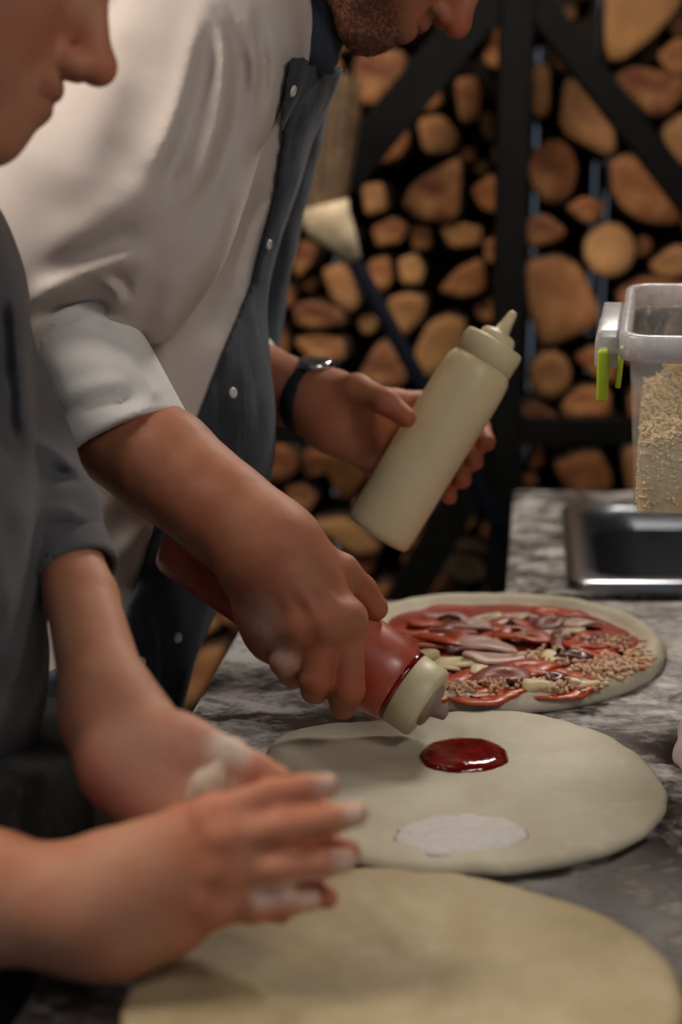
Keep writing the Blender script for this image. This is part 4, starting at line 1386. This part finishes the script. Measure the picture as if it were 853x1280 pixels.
hand_lines = [Cone(at(318, 764, 1.075), at(350, 800, 1.062), .0022, .0018, .004, True), Cone(at(330, 752, 1.066), at(362, 768, 1.052), .0015, .001, .004, True)]
fore_r = [Cone(at(112, 512, 1.190), at(205, 580, 1.150), rx(66, 1.2), rx(68, 1.18), .006), Cone(at(205, 580, 1.150), at(285, 645, 1.120), rx(67, 1.18), rx(62, 1.15), .006),
          Cone(at(285, 645, 1.120), at(340, 688, 1.100), rx(62, 1.15), rx(58, 1.12), .008)]
veins = []
arm_r = fore_r + veins + [Grp(hand_r_palm, .025)] + [Grp([idx_r], .006), Grp([mid_r], .005), Grp([rin_r], .005), Grp([pin_r], .012), Cone(at(322, 765, 1.102), at(338, 808, 1.104), .016, .011, .014), thu_r] + tendons + knuck
upper_r = [Cone(sho_r, elb_r, .048, .040, .03)]

# ---- left hand round the cream bottle
hand_l_palm = [Cone(at(404, 505, 1.452), at(440, 520, 1.448), .030, .029, .01), Cone(at(425, 505, 1.448), at(492, 505, 1.462), .024, .015, .02), Cone(at(420, 515, 1.450), at(490, 532, 1.470), .025, .015, .02),
               Cone(at(420, 528, 1.452), at(484, 558, 1.470), .024, .015, .02), Cone(at(418, 540, 1.452), at(472, 580, 1.462), .022, .014, .02)]
fl = lambda a, b, c, e, r: Grp(chain([a, b, c, e], [.0150, r, r * .9, r * .78], .006), .010)
idx_l = fl(at(492, 505, 1.462), at(545, 502, 1.486), at(600, 535, 1.478), at(609, 553, 1.452), .0122)
mid_l = fl(at(490, 532, 1.470), at(545, 540, 1.490), at(588, 562, 1.478), at(594, 577, 1.452), .0122)
rin_l = fl(at(484, 558, 1.470), at(530, 565, 1.490), at(572, 585, 1.476), at(579, 600, 1.450), .0120)
pin_l = fl(at(472, 580, 1.462), at(515, 592, 1.480), at(554, 608, 1.470), at(562, 621, 1.448), .0108)
thu_l = Grp(chain([at(418, 500, 1.438), at(446, 488, 1.412), at(482, 502, 1.382), at(508, 522, 1.374)], [.021, .0165, .0128, .0105], .008), .016)
fore_l = [Cone(at(255, 455, 1.60), at(325, 478, 1.52), .044, .042, .02), Cone(at(325, 478, 1.52), at(404, 505, 1.452), .042, .035, .008)]
arm_l = fore_l + [Grp(hand_l_palm, .025), Grp([idx_l], .01), Grp([mid_l], .01), Grp([rin_l], .01), Grp([pin_l], .01), thu_l]
upper_l = [Cone(sho_l, elb_l, .056, .046, .03)]

# ---- head
HS = 1.12
HU = vn((.81, .10, .59)); _f = np.array([.59, .06, -.81]); HF = vn(_f - (_f @ HU) * HU)
# put the nose tip on its pixel
HD = 1.30
ho = at(580, 44, HD) - HS * (.124 * HF - .038 * HU)
neck_b = at(318, 10, 1.39)
head_it, hq, HR = head_items(ho, HF, HU, HS, neck_b, .052)
print('chin px ~', [float(x) for x in (ho + HS * (.08 * HF - .115 * HU))])

parts = []
lo, hi = bounds(arm_r + [Grp(hand_r_palm), idx_r], .01)
V, Q = sdf_mesh(body_fn(arm_r, disp=lambda P: .0004 * wob(P, 160, 2)), lo, hi, .0019); parts.append((V, Q)); nA = len(V)
lo, hi = bounds(arm_l, .01)
V, Q = sdf_mesh(body_fn(arm_l), lo, hi, .0024); parts.append((V, Q)); nB = nA + len(V)
lo, hi = bounds(head_it, .01)
V, Q = sdf_mesh(body_fn(head_it, disp=lambda P: .0004 * wob(P, 120, 4)), lo, hi, .0024); parts.append((V, Q)); nC = nB + len(V)
HIP = at(84, 850, TD)
leg_items = []
ank = []
for dy in (-.10, .10):
    hp = HIP + np.array([0.0, dy, -.02]); kn = np.array([HIP[0] + .03, HIP[1] + dy * 1.1, .48]); an = np.array([HIP[0] - .02, HIP[1] + dy * 1.2, .08])
    leg_items += [Cone(hp, kn, .075, .055, .04), Cone(kn, an, .052, .038, .03)]; ank.append(an)
core = [Ell(e.c, e.r * .82, TR, .06) for e in trunk] + upper_r + upper_l + [Cone(neck_b, at(290, 60, TD), .05, .08, .05)] + leg_items
lo, hi = bounds(core, .02)
V, Q = sdf_mesh(body_fn(core, .004), lo, hi, .010); parts.append((V, Q))
V, Q = join_arrays(parts)
lips, hairm, flush = np.zeros(len(V)), np.zeros(len(V)), np.zeros(len(V))
l1, h1, f1 = head_attrs(V[nB:nC], hq, HS, ho, HF, HU, True)
lips[nB:nC], hairm[nB:nC], flush[nB:nC] = l1, h1, f1
knp = [at(436, 862, 1.075), at(394, 850, 1.066), at(357, 826, 1.07), at(333, 803, 1.085), at(470, 760, 1.126), at(508, 522, 1.37), at(609, 553, 1.45), at(594, 577, 1.45), at(579, 600, 1.45), at(562, 621, 1.45)]
flush[:nB] = .7 * near(V[:nB], knp, .012, .03)
flour = np.zeros(len(V)); flour[:nA] = .35 * near(V[:nA], [(at(325, 770, 1.07), at(355, 830, 1.07))], .004, .02)
body = finish('body', V, Q, chef, SKIN_CHEF, {'lip': lips, 'hair': hairm, 'flush': flush, 'flour': flour})

# beard: short curls on the jaw
bV, bF = [], []
hv = V[nB:nC]; hw = h1.copy()
uu = ((hv - ho) / HS) @ HU
cand = np.where((hw > .55) & (uu < -.012))[0]
br_ = random.Random(5)
for i in cand[::1]:
    if br_.random() > .12: continue
    p = Vector(hv[i]); n_ = Vector(vn(hv[i] - (ho + HS * (.0 * HF - .04 * HU)))); t_ = Vector((br_.gauss(0, 1), br_.gauss(0, 1), br_.gauss(0, 1))).normalized()
    L = br_.uniform(.002, .006) * HS; sd = n_.cross(t_).normalized() * .00035
    p1 = p + n_ * L * .6 + t_ * L * .25; p2 = p1 + n_ * L * .15 + t_ * L * .5
    k0 = len(bV); bV += [p - sd - n_ * .001, p + sd - n_ * .001, p1 + sd, p1 - sd, p2]
    bF += [(k0, k0 + 1, k0 + 2, k0 + 3), (k0 + 3, k0 + 2, k0 + 4)]
bd = obj('beard', pydata('beard', bV, bF), chef, M_HAIR); bd['kind'] = 'stuff'; bd['label'] = 'short curly dark beard'
hair_cap('hair', ho, HF, HU, HS, chef, 3)


def eyes(q, s, o, F_, parent):
    for g in (1, -1):
        c = q(.074, -.006, .032 * g)
        M = frame_z(c, c + .1 * vn(F_ - .5 * np.cross(F_, (0, 1, 0)) * 0))
        prof = [(.0001, -.012 * s)] + [(.0118 * s * math.cos(a), .0118 * s * math.sin(a)) for a in np.linspace(-1.4, 1.4, 9)] + [(.0001, .0119 * s)]
        e = obj('eye', lathe('eye', prof, 16, M, cap=False), parent, M_EYE)
        prof = [(.0001, .0121 * s), (.004 * s, .0117 * s), (.0055 * s, .0108 * s), (.0056 * s, .0100 * s)]
        obj('iris', lathe('iris', prof, 16, M, cap=False), e, M_IRIS)


eyes(hq, HS, ho, HF, chef)

# ---- shirt: trunk, sleeves, rolled cuffs
slv = [Cone(at(255, 62, 1.225), at(140, 270, 1.195), .085, .092, .05), Cone(at(140, 270, 1.195), at(66, 388, 1.200), .094, .068, .05),
       Cone(at(66, 388, 1.200), at(78, 440, 1.205), .066, .054, .02)]
slv_l = [Cone(at(330, 40, 1.54), at(262, 420, 1.61), .080, .072, .05), Cone(at(262, 420, 1.61), at(268, 455, 1.60), .066, .060, .02)]
yoke = [Cone(at(290, 25, 1.25), at(320, 5, 1.52), .062, .06, .06), Cone(at(325, 30, 1.39), at(345, -15, 1.38), .075, .064, .05)]
SHIRT_FOLDS = [
    ([(264, -10), (248, 60), (236, 120), (215, 175), (195, 220)], .012, 20), ([(264, 25), (252, 95), (234, 155), (214, 210), (200, 250)], -.014, 13),
    ([(276, 10), (283, 80), (276, 150), (258, 210), (240, 255)], .011, 13), ([(296, 25), (301, 90), (292, 150), (270, 215), (236, 275)], -.011, 13),
    ([(306, 5), (318, 60), (318, 120)], .006, 9), ([(322, 20), (330, 80), (326, 150)], -.005, 8), ([(338, 30), (342, 90), (332, 160)], .004, 8),
    ([(262, -8), (283, 36), (300, 78)], -.0028, 4), ([(292, 0), (303, 45), (302, 70)], .004, 6),
    ([(10, 398), (60, 364), (105, 341), (150, 326), (192, 312)], .013, 15), ([(36, 402), (80, 386), (120, 378), (143, 388)], -.018, 11),
    ([(128, 350), (147, 364), (146, 384)], .009, 7), ([(136, 343), (156, 352), (160, 372)], -.006, 6),
    ([(40, 325), (110, 290), (170, 250), (196, 225)], .008, 30), ([(60, 350), (130, 312), (180, 280)], -.006, 18),
    ([(140, 60), (120, 160), (80, 260)], .005, 40), ([(185, 40), (170, 130), (140, 230)], -.004, 30),
    ([(190, 320), (170, 360), (152, 398)], .006, 12),
    ([(318, 190), (285, 280), (230, 380), (200, 430)], .009, 22), ([(330, 230), (300, 330), (255, 430)], -.008, 18), ([(225, 320), (205, 400), (214, 480)], .008, 20), ([(300, 400), (262, 500), (240, 560)], .006, 14),
    ([(250, 620), (195, 655), (140, 705)], .008, 18), ([(262, 640), (215, 690), (160, 735)], -.007, 13), ([(120, 610), (160, 650), (200, 720)], .006, 20)]
hem = at(110, 890, TD)
shirt_tr = [Ell(e.c, e.r + .006, TR, e.k) for e in trunk[:3]] + [Cone(at(168, 560, TD), at(95, 800, TD), .108, .100, .08), Cone(at(95, 800, TD + .06), at(80, 900, TD + .06), .095, .10, .05), Cone(at(95, 800, TD - .06), at(80, 900, TD - .06), .095, .10, .05)]
shirt_it = shirt_tr + yoke + [Grp(slv, .018)] + [Grp(slv_l, .02)]


def shirt_fn(P, c, R):
    dd = ev(shirt_it, P, c, R) - .0022 * wob(P, 30, 1) - .0007 * wob(P, 75, 2) - crease(P, SHIRT_FOLDS, 1.34)
    dd = np.maximum(dd, -((P - hem) @ TU))
    return dd


lo, hi = bounds(shirt_tr + slv + slv_l + yoke, .01)
V, Q = sdf_mesh(shirt_fn, lo, hi, .0042)
V = relax(V, Q, 1)
shirt = finish('shirt', V, Q, chef, M_SHIRT); shirt['label'] = 'white button cotton shirt'

# rolled cuff: a hollow tube round the elbow end of the forearm
cA, cB = at(97, 416, 1.186), at(153, 549, 1.168)
cdir = vn(cB - cA)
rA, rB = rx(72, 1.2), rx(85, 1.2)
cuff_it = [Cone(cA, cB, rA, rB, .01)]
CUFF_FOLDS = [([(40, 535), (95, 512), (140, 500), (175, 497)], -.007, 10), ([(50, 560), (100, 538), (160, 520), (200, 505)], .004, 12),
              ([(50, 470), (110, 450), (165, 455)], .004, 22), ([(110, 400), (140, 420), (165, 440)], -.004, 9), ([(150, 440), (185, 480), (200, 500)], .004, 10),
              ([(60, 500), (120, 480), (170, 475)], .003, 12), ([(36, 434), (70, 415), (125, 391)], .003, 5)]


def cuff_fn(P, c, R):
    dd = ev(cuff_it, P) - .0010 * wob(P, 45, 6) - crease(P, CUFF_FOLDS, 1.19)
    tt = (P - cB) @ cdir
    t2 = (cA - P) @ cdir
    inner = ev([Cone(cA, cB + cdir * .1, rA - .006, rB - .0035, .01)], P)
    dd = np.maximum(dd, tt - .0025 * wob(P, 22, 3) - .002)
    dd = np.maximum(dd, t2 - .006)
    dd = np.maximum(dd, -np.maximum(inner, -(tt + .016)))
    return dd


lo, hi = bounds(cuff_it, .02)
V, Q = sdf_mesh(cuff_fn, lo, hi, .0026)
V = relax(V, Q, 1)
cf = finish('rolled_cuff', V, Q, shirt, M_CUFF_LIT); cf['label'] = 'rolled up white sleeve cuff'
lA, lB = at(262, 440, 1.605), at(292, 468, 1.56)
V, Q = sdf_mesh(body_fn([Cone(lA, lB, .064, .058, .01)]), np.minimum(lA, lB) - .08, np.maximum(lA, lB) + .08, .006)
finish('rolled_cuff', V, Q, shirt, M_CUFF_LIT)

# ---- denim apron: a sheet over the front of the trunk, with its skirt
skirt = [Cone(at(90, 780, TD + dy_), np.array([-.315, HIP[1] + dy_ * 1.4, .50]), .092, .125, .05) for dy_ in (-.06, 0, .06)]
ap_tr = [Ell(e.c, e.r + .013, TR, e.k) for e in trunk] + skirt
waist_c = at(150, 640, TD)
top_c = at(378, 86, TD - .1)
TS = {'a': [(-3, .075), (-.04, .072), (.06, .064), (.15, .072), (.30, .082), (.42, .080), (.56, .062)]}


def axis_front(P):
    """front offset from the leaning trunk axis, and height along it above the waist"""
    r = P - waist_c
    return r @ TF, r @ TU


def apron_fn(P, c, R):
    dd = np.minimum(ev(ap_tr, P, c, R), shirt_fn(P, c, R) - .009) - .0012 * wob(P, 40, 8) - .0008 * wob(P, 95, 9)
    lap_, _, dz_ = pix(P)
    f, h = axis_front(P)
    xs = [-.9, -.16, -.11, -.06, .02, .12, .26, .36, .42, .47]
    ys = [-.10, -.07, .00, .042, .050, .060, .074, .074, .068, .064]
    thr = np.interp(h, xs, ys)
    dd = np.maximum(dd, thr - f)
    dd = np.maximum(dd, (P - top_c) @ vn((-.27, 0, .96)))
    dd = np.maximum(dd, .50 - P[:, 2])
    return dd


lo, hi = bounds(ap_tr, .01)
V, Q = sdf_mesh(apron_fn, lo, hi, .0031)
V = relax(V, Q, 8)
apron = finish('apron', V, Q, chef, M_DENIM); apron['label'] = 'dark blue denim bib apron'
nb_ = obj('neck_strap', tube('neck_strap', [at(398, 92, 1.31), at(398, 58, 1.305), at(390, 15, 1.305), at(362, -30, 1.32), at(335, -40, 1.39), at(350, -20, 1.46), at(390, 60, 1.47)], [.016, .024, .030, .032, .028, .018, .012], 10), apron, M_DENIM)


def ray_hit(o, u, v):
    """where the view ray of a pixel first meets a mesh"""
    dg = bpy.context.evaluated_depsgraph_get()
    o_l = Vector(CAM); dr = Vector(at(u, v, 1.0) - CAM).normalized()
    mi = o.matrix_world.inverted()
    ok, loc, nor, _ = o.ray_cast(o_l, dr)
    return (loc, nor) if ok else (None, None)


bpy.context.view_layer.update()
for u, v, dd_ in ((366, 114, .0), (336, 306, 0), (291, 491, 0), (176, 828, 0), (222, 797, 0)):
    mi = apron.matrix_world.inverted()
    ok, loc, nor, _ = apron.ray_cast(mi @ Vector(CAM), (mi.to_3x3() @ Vector(at(u, v, 1.0) - CAM)).normalized())
    if not ok:
        print('button missed', u, v); continue
    loc = apron.matrix_world @ loc
    M = frame_z(loc - nor * .001, loc + nor)
    r_ = .0052
    obj('button', lathe('button', [(r_, 0), (r_ * 1.05, .0015), (r_ * .9, .003), (r_ * .55, .0034), (r_ * .3, .0028)], 20, M), apron, M_PEARL)

# jeans pocket edge seen beside the skirt, trousers and shoes
tr = []
for i, dy in enumerate((-.10, .10)):
    tr += [Cone(HIP + np.array([0, dy * .8, -.02]), np.array([HIP[0] + .03, HIP[1] + dy * 1.1, .48]), .092, .072, .04), Cone(np.array([HIP[0] + .03, HIP[1] + dy * 1.1, .48]), ank[i] + np.array([0, 0, .0]), .07, .058, .03)]
lo, hi = bounds(tr, .01)
V, Q = sdf_mesh(lambda P, c, R: np.maximum(ev(tr, P, c, R) - .003 * wob(P, 30, 4), .075 - P[:, 2]), lo, hi, .009)
finish('trousers', V, Q, chef, M_JEANS)


def shoe(an, parent, toe=(1, 0)):
    t = np.array([toe[0], toe[1], 0.0])
    it = [Ell(an + .045 * t + np.array([0, 0, -.035]), (.135, .048, .040), np.array([t, (-t[1], t[0], 0), (0, 0, 1)]), .02), Cone(an + np.array([0, 0, -.02]), an + np.array([0, 0, .02]), .045, .045, .03)]
    lo, hi = bounds(it, .01)
    V, Q = sdf_mesh(lambda P, c, R: np.maximum(ev(it, P, c, R), .001 - P[:, 2]), lo, hi, .007)
    finish('shoe', V, Q, parent, M_SHOE)


for an in ank: shoe(an, chef)

# wristwatch on the left arm
wd = vn(at(404, 505, 1.452) - at(325, 478, 1.52)); wc = at(393, 502, 1.462)
M = frame_z(wc - wd * .011, wc + wd)
watch = obj('watch_strap', lathe('watch_strap', [(.0375, 0), (.0405, .001), (.0400, .021), (.0370, .022), (.0365, .011)], 40, M, cap=False), chef, M_STRAP)
up_ = at(404, 462, 1.440) - wc
up_ = vn(up_ - (up_ @ wd) * wd)
M = frame_z(wc + up_ * .037, wc + up_ * .1)
cs = obj('watch_case', lathe('watch_case', [(.017, 0), (.0195, .002), (.0195, .007), (.0175, .0095), (.016, .010)], 32, M), watch, M_METAL)

# =================================================================== cook in the grey shirt, nearest the camera
cook = thing('person', 'cook in charcoal grey shirt and black apron rubbing floured hands together', 'person', (-.36, .95, 0))

# right hand (nearer), laid over the left one
K = .775
palm = [Cone(at(112, 1138, .785), at(170, 1120, .782), .0285, .0275, .01), Cone(at(150, 1090, .785), at(263, 1024, .780), .0230, .0125, .02), Cone(at(150, 1105, .782), at(277, 1050, .772), .0240, .0125, .02),
        Cone(at(150, 1130, .780), at(276, 1088, .770), .0240, .0125, .02), Cone(at(150, 1155, .782), at(258, 1130, .772), .0220, .0125, .02), Cone(at(150, 1165, .785), at(220, 1155, .778), .021, .014, .02)]


def fgr(pts, r0, r1, r2, r3, k=.008):
    return Grp(chain(pts, [r0, r1, r2, r3], .004), k)


f_i = fgr([at(263, 1024, .780), at(336, 995, .776), at(380, 986, .778), at(410, 981, .781)], .0118, .0092, .0080, .0068)
f_m = fgr([at(277, 1050, .772), at(354, 1035, .766), at(408, 1026, .768), at(446, 1018, .772)], .0120, .0096, .0084, .0070)
f_r = fgr([at(276, 1088, .770), at(350, 1086, .764), at(400, 1080, .766), at(432, 1076, .770)], .0118, .0092, .0082, .0068)
f_p = fgr([at(258, 1130, .772), at(318, 1134, .766), at(358, 1128, .768), at(388, 1124, .772)], .0112, .0088, .0078, .0066)
th_ = fgr([at(175, 1070, .800), at(225, 1030, .812), at(275, 1015, .815), at(310, 1010, .815)], .016, .012, .0095, .008)
kn = [Ell(at(263, 1022, .770), (.008,) * 3, None, .010), Ell(at(278, 1049, .761), (.008,) * 3, None, .010), Ell(at(277, 1087, .760), (.008,) * 3, None, .010), Ell(at(259, 1129, .763), (.008,) * 3, None, .010)]
fore = [Cone(at(-160, 1120, .80), at(-20, 1122, .79), rx(92, .79), rx(84, .79), .02), Cone(at(-20, 1122, .79), at(112, 1140, .785), rx(84, .79), rx(68, .78), .006)]
arm_a = fore + [Grp(palm, .025), Grp([f_i], .008), Grp([f_m], .008), Grp([f_r], .008), Grp([f_p], .008), th_] + kn

# left hand, palm up beneath
palm_l = [Cone(at(140, 890, .880), at(185, 935, .862), .0270, .0260, .01), Cone(at(175, 930, .865), at(300, 1000, .838), .022, .0125, .02), Cone(at(170, 945, .862), at(300, 1040, .828), .023, .0125, .02),
          Cone(at(160, 955, .860), at(290, 1075, .822), .023, .0125, .02), Cone(at(150, 965, .860), at(265, 1100, .820), .021, .012, .02),
          Ell(at(215, 935, .842), (.024, .017, .018), None, .018)]
g_t = fgr([at(225, 930, .848), at(285, 945, .838), at(322, 962, .832), at(350, 974, .828)], .0165, .0115, .0095, .0078, .012)
g_i = fgr([at(300, 1000, .838), at(350, 1005, .822), at(385, 1010, .812), at(405, 1012, .806)], .0115, .0092, .0080, .0068)
g_m = fgr([at(300, 1040, .828), at(365, 1050, .806), at(410, 1060, .794), at(436, 1064, .790)], .0115, .0092, .0082, .0070)
g_r = fgr([at(290, 1075, .822), at(350, 1095, .802), at(385, 1112, .792), at(409, 1122, .788)], .0115, .0092, .0082, .0068)
g_p = fgr([at(265, 1100, .820), at(310, 1125, .806), at(335, 1135, .798), at(352, 1142, .794)], .0105, .0082, .0074, .0062)
fore_2 = [Cone(at(72, 650, 1.015), at(102, 750, .965), rx(36, 1.0), rx(45, .97), .005), Cone(at(102, 750, .965), at(136, 888, .882), rx(45, .96), rx(56, .88), .006)]
arm_b = fore_2 + [Grp(palm_l, .025), Grp([g_i], .008), Grp([g_m], .008), Grp([g_r], .008), Grp([g_p], .008), g_t]
arm_b += [Cone(at(178, 925, .838), at(205, 985, .826), .003, .002, .008, True), Cone(at(130, 945, .842), at(200, 990, .835), .010, .008, .02)]

# head in profile
S2 = 1.08
U2 = vn((.46, .12, .88)); _f2 = np.array([.88, .10, -.46]); F2 = vn(_f2 - (_f2 @ U2) * U2)
D2 = .90
o2_ = at(143, 92, D2) - S2 * (.124 * F2 - .036 * U2)
nb2 = at(-130, 235, .95)
hd2, q2, R2 = head_items(o2_, F2, U2, S2, nb2, .046)

sh_r2, el_r2 = at(-190, 330, .84), at(-270, 1000, .84)
sh_l2, el_l2 = at(-110, 330, 1.10), at(30, 590, 1.04)
parts = []
lo, hi = bounds(arm_a, .01); V, Q = sdf_mesh(body_fn(arm_a), lo, hi, .0019); parts.append((V, Q)); n1 = len(V)
lo, hi = bounds(arm_b, .01); V, Q = sdf_mesh(body_fn(arm_b), lo, hi, .0021); parts.append((V, Q)); n2 = n1 + len(V)
lo, hi = bounds(hd2, .01); V, Q = sdf_mesh(body_fn(hd2), lo, hi, .0026); parts.append((V, Q)); n3 = n2 + len(V)
HIP2 = np.array([at(-110, 1000, .99)[0], at(-110, 1000, .99)[1], .88])
leg2, ank2 = [], []
for dy in (-.09, .09):
    kn_ = np.array([HIP2[0] + .02, HIP2[1] + dy * 1.1, .46]); an = np.array([HIP2[0] - .02, HIP2[1] + dy * 1.2, .08])
    leg2 += [Cone(HIP2 + np.array([0, dy, -.03]), kn_, .07, .05, .04), Cone(kn_, an, .048, .036, .03)]; ank2.append(an)
tu2 = vn(at(-120, 300, .97) - HIP2); tl2 = vn(np.cross(tu2, (1, 0, 0))); tf2 = vn(np.cross(tl2, tu2)); T2 = np.array([tf2, tu2, tl2])
tr2 = [Ell(at(-150, 470, .97), (.092, .16, .13), T2, .02), Ell(at(-139, 740, .98), (.098, .17, .12), T2, .05), Ell(at(-140, 330, .97), (.070, .07, .12), T2, .05)]
core2 = [Ell(e.c, e.r * .85, T2, .06) for e in tr2] + [Cone(sh_r2, el_r2, .046, .036, .03), Cone(el_r2, at(-160, 1120, .80), .036, .038, .03), Cone(sh_l2, el_l2, .040, .030, .03), Cone(el_l2, at(72, 650, 1.015), .024, .020, .02), Cone(nb2, at(-120, 330, .97), .046, .07, .04), Ell(HIP2, (.10, .10, .14), None, .05)] + leg2
lo, hi = bounds(core2, .02); V, Q = sdf_mesh(body_fn(core2, .004), lo, hi, .010); parts.append((V, Q))
V, Q = join_arrays(parts)
Z = np.zeros(len(V)); lips, hairm, flush, flour = Z.copy(), Z.copy(), Z.copy(), Z.copy()
a_, b_, c_ = head_attrs(V[n2:n3], q2, S2, o2_, F2, U2, False)
lips[n2:n3], hairm[n2:n3], flush[n2:n3] = a_, b_, c_
tips = [at(410, 981, .775), at(446, 1018, .766), at(432, 1076, .764), at(388, 1124, .766), (at(330, 1120, .757), at(395, 1108, .762))]
flour[:n1] = .75 * near(V[:n1], tips, .0025, .008)
flour[n1:n2] = np.maximum(near(V[n1:n2], [(at(215, 1000, .838), at(272, 966, .836)), at(284, 938, .828)], .008, .012), .25 * near(V[n1:n2], [at(215, 960, .84)], .02, .05))
flush[:n1] = .6 * near(V[:n1], [at(263, 1022, .770), at(278, 1049, .761), at(277, 1087, .760), at(259, 1129, .763), at(354, 1035, .760), at(350, 1086, .758), at(318, 1134, .760), at(336, 995, .77)], .010, .03)
flush[n1:n2] = np.maximum(.8 * near(V[n1:n2], [at(215, 930, .83), (at(120, 960, .84), at(190, 985, .835))], .012, .035), .7 * near(V[n1:n2], [at(436, 1064, .79), at(409, 1122, .788), (at(300, 955, .83), at(350, 974, .82))], .01, .02))
finish('body', V, Q, cook, SKIN_COOK, {'lip': lips, 'hair': hairm, 'flush': flush, 'flour': flour})
hair_cap('hair', o2_, F2, U2, S2, cook, 8)
eyes(q2, S2, o2_, F2, cook)

# scrap of dough held in the left palm: it lies in the hand, so it is a thing of its own
sc = [Cone(at(196, 1008, .838), at(232, 1004, .829), .0050, .0070, .008), Cone(at(232, 1004, .829), at(256, 982, .827), .0075, .0072, .008), Cone(at(256, 982, .827), at(278, 953, .830), .0072, .0050, .008),
      Ell(at(222, 996, .829), (.006, .005, .005), None, .006), Ell(at(266, 976, .826), (.006, .005, .006), None, .006)]
lo, hi = bounds(sc, .01)
V, Q = sdf_mesh(lambda P, c, R: ev(sc, P, c, R) - .0016 * wob(P, 170, 2) - .0007 * wob(P, 420, 3), lo, hi, .002)
tag(finish('dough_scrap', V, Q, None, simple('floury dough scrap', srgb(222, 202, 180), .8, var=.1, nscale=120, bump=.4)), 'small floury scrap of dough in the grey shirted cook\'s upturned palm', 'dough')

# grey shirt with rolled sleeves
sh2 = [Ell(e.c, e.r + .007, T2, e.k) for e in tr2] + [Ell(at(-136, 860, .985), (.098, .14, .12), T2, .05)]
sl_r = [Cone(sh_r2, at(-265, 900, .84), .066, .062, .04)]
sl_l = [Cone(at(-90, 340, 1.09), at(14, 570, 1.050), .058, .046, .03), Cone(at(14, 570, 1.050), at(62, 640, 1.015), .044, .0345, .02), Cone(at(62, 640, 1.015), at(82, 690, .998), .0335, .031, .02)]
S2_FOLDS = [([(45, 545), (75, 570), (95, 598)], .007, 10), ([(50, 600), (75, 590), (98, 602)], -.008, 8), ([(50, 640), (85, 640), (110, 655)], .006, 10), ([(55, 668), (90, 662), (118, 674)], -.005, 7),
            ([(15, 330), (28, 450), (34, 560)], .008, 16), ([(0, 340), (8, 480), (16, 600)], -.008, 13), ([(34, 600), (24, 700), (0, 780)], .008, 18), ([(50, 760), (32, 840), (5, 880)], -.007, 14), ([(-10, 640), (0, 760), (12, 860)], .008, 18)]
hem2 = at(-112, 985, .985)
s2_it = sh2 + [Grp(sl_r, .02), Grp(sl_l, .012)]


def shirt2_fn(P, c, R):
    dd = ev(s2_it, P, c, R) - .002 * wob(P, 36, 11) - .001 * wob(P, 80, 12) - crease(P, S2_FOLDS)
    return np.maximum(dd, -((P - hem2) @ tu2))


lo, hi = bounds(sh2 + sl_r + sl_l, .01)
V, Q = sdf_mesh(shirt2_fn, lo, hi, .0045); V = relax(V, Q, 1)
g = finish('shirt', V, Q, cook, M_GREY); g['label'] = 'charcoal grey cotton shirt'
ca, cb = at(78, 684, 1.002), at(93, 716, .988)
cd = vn(cb - ca)
ci = [Cone(ca, cb, .0345, .0335, .006)]


def c2_fn(P, c, R):
    dd = ev(ci, P) - .0014 * wob(P, 70, 4)
    tt = (P - cb) @ cd
    dd = np.maximum(np.maximum(dd, tt - .004), -(P - ca) @ cd - .004)
    inn = ev([Cone(ca, cb + cd * .06, .0285, .0280, .006)], P)
    return np.maximum(dd, -np.maximum(inn, -(tt + .02)))


lo, hi = bounds(ci, .02); V, Q = sdf_mesh(c2_fn, lo, hi, .0026)
finish('rolled_cuff', V, Q, g, M_GREY)

# black apron over the hips and its skirt
ap2 = [Ell(at(-100, 930, .985), (.118, .12, .14), T2, .03), Cone(HIP2 + np.array([.015, -.06, .02]), np.array([HIP2[0] + .03, HIP2[1] - .08, .45]), .125, .13, .05), Cone(HIP2 + np.array([.015, .06, .02]), np.array([HIP2[0] + .03, HIP2[1] + .08, .45]), .125, .13, .05)]


def ap2_fn(P, c, R):
    dd = ev(ap2, P, c, R) - .002 * wob(P, 34, 5)
    dd = np.maximum(dd, .45 - P[:, 2])
    dd = np.maximum(dd, (P - at(-100, 925, .985)) @ tu2)
    return np.maximum(dd, HIP2[0] - .03 - P[:, 0])


lo, hi = bounds(ap2, .01); V, Q = sdf_mesh(ap2_fn, lo, hi, .006); V = relax(V, Q, 1)
finish('apron', V, Q, cook, M_APRON)['label'] = 'black apron speckled with flour'
tr_ = []
for i, dy in enumerate((-.09, .09)):
    k_ = np.array([HIP2[0] + .02, HIP2[1] + dy * 1.1, .46])
    tr_ += [Cone(HIP2 + np.array([-.01, dy * .8, -.0]), k_, .09, .066, .04), Cone(k_, ank2[i], .064, .054, .03)]
lo, hi = bounds(tr_, .01)
V, Q = sdf_mesh(lambda P, c, R: np.maximum(ev(tr_, P, c, R) - .003 * wob(P, 30, 4), .075 - P[:, 2]), lo, hi, .009)
finish('trousers', V, Q, cook, M_APRON)
for an in ank2: shoe(an, cook)
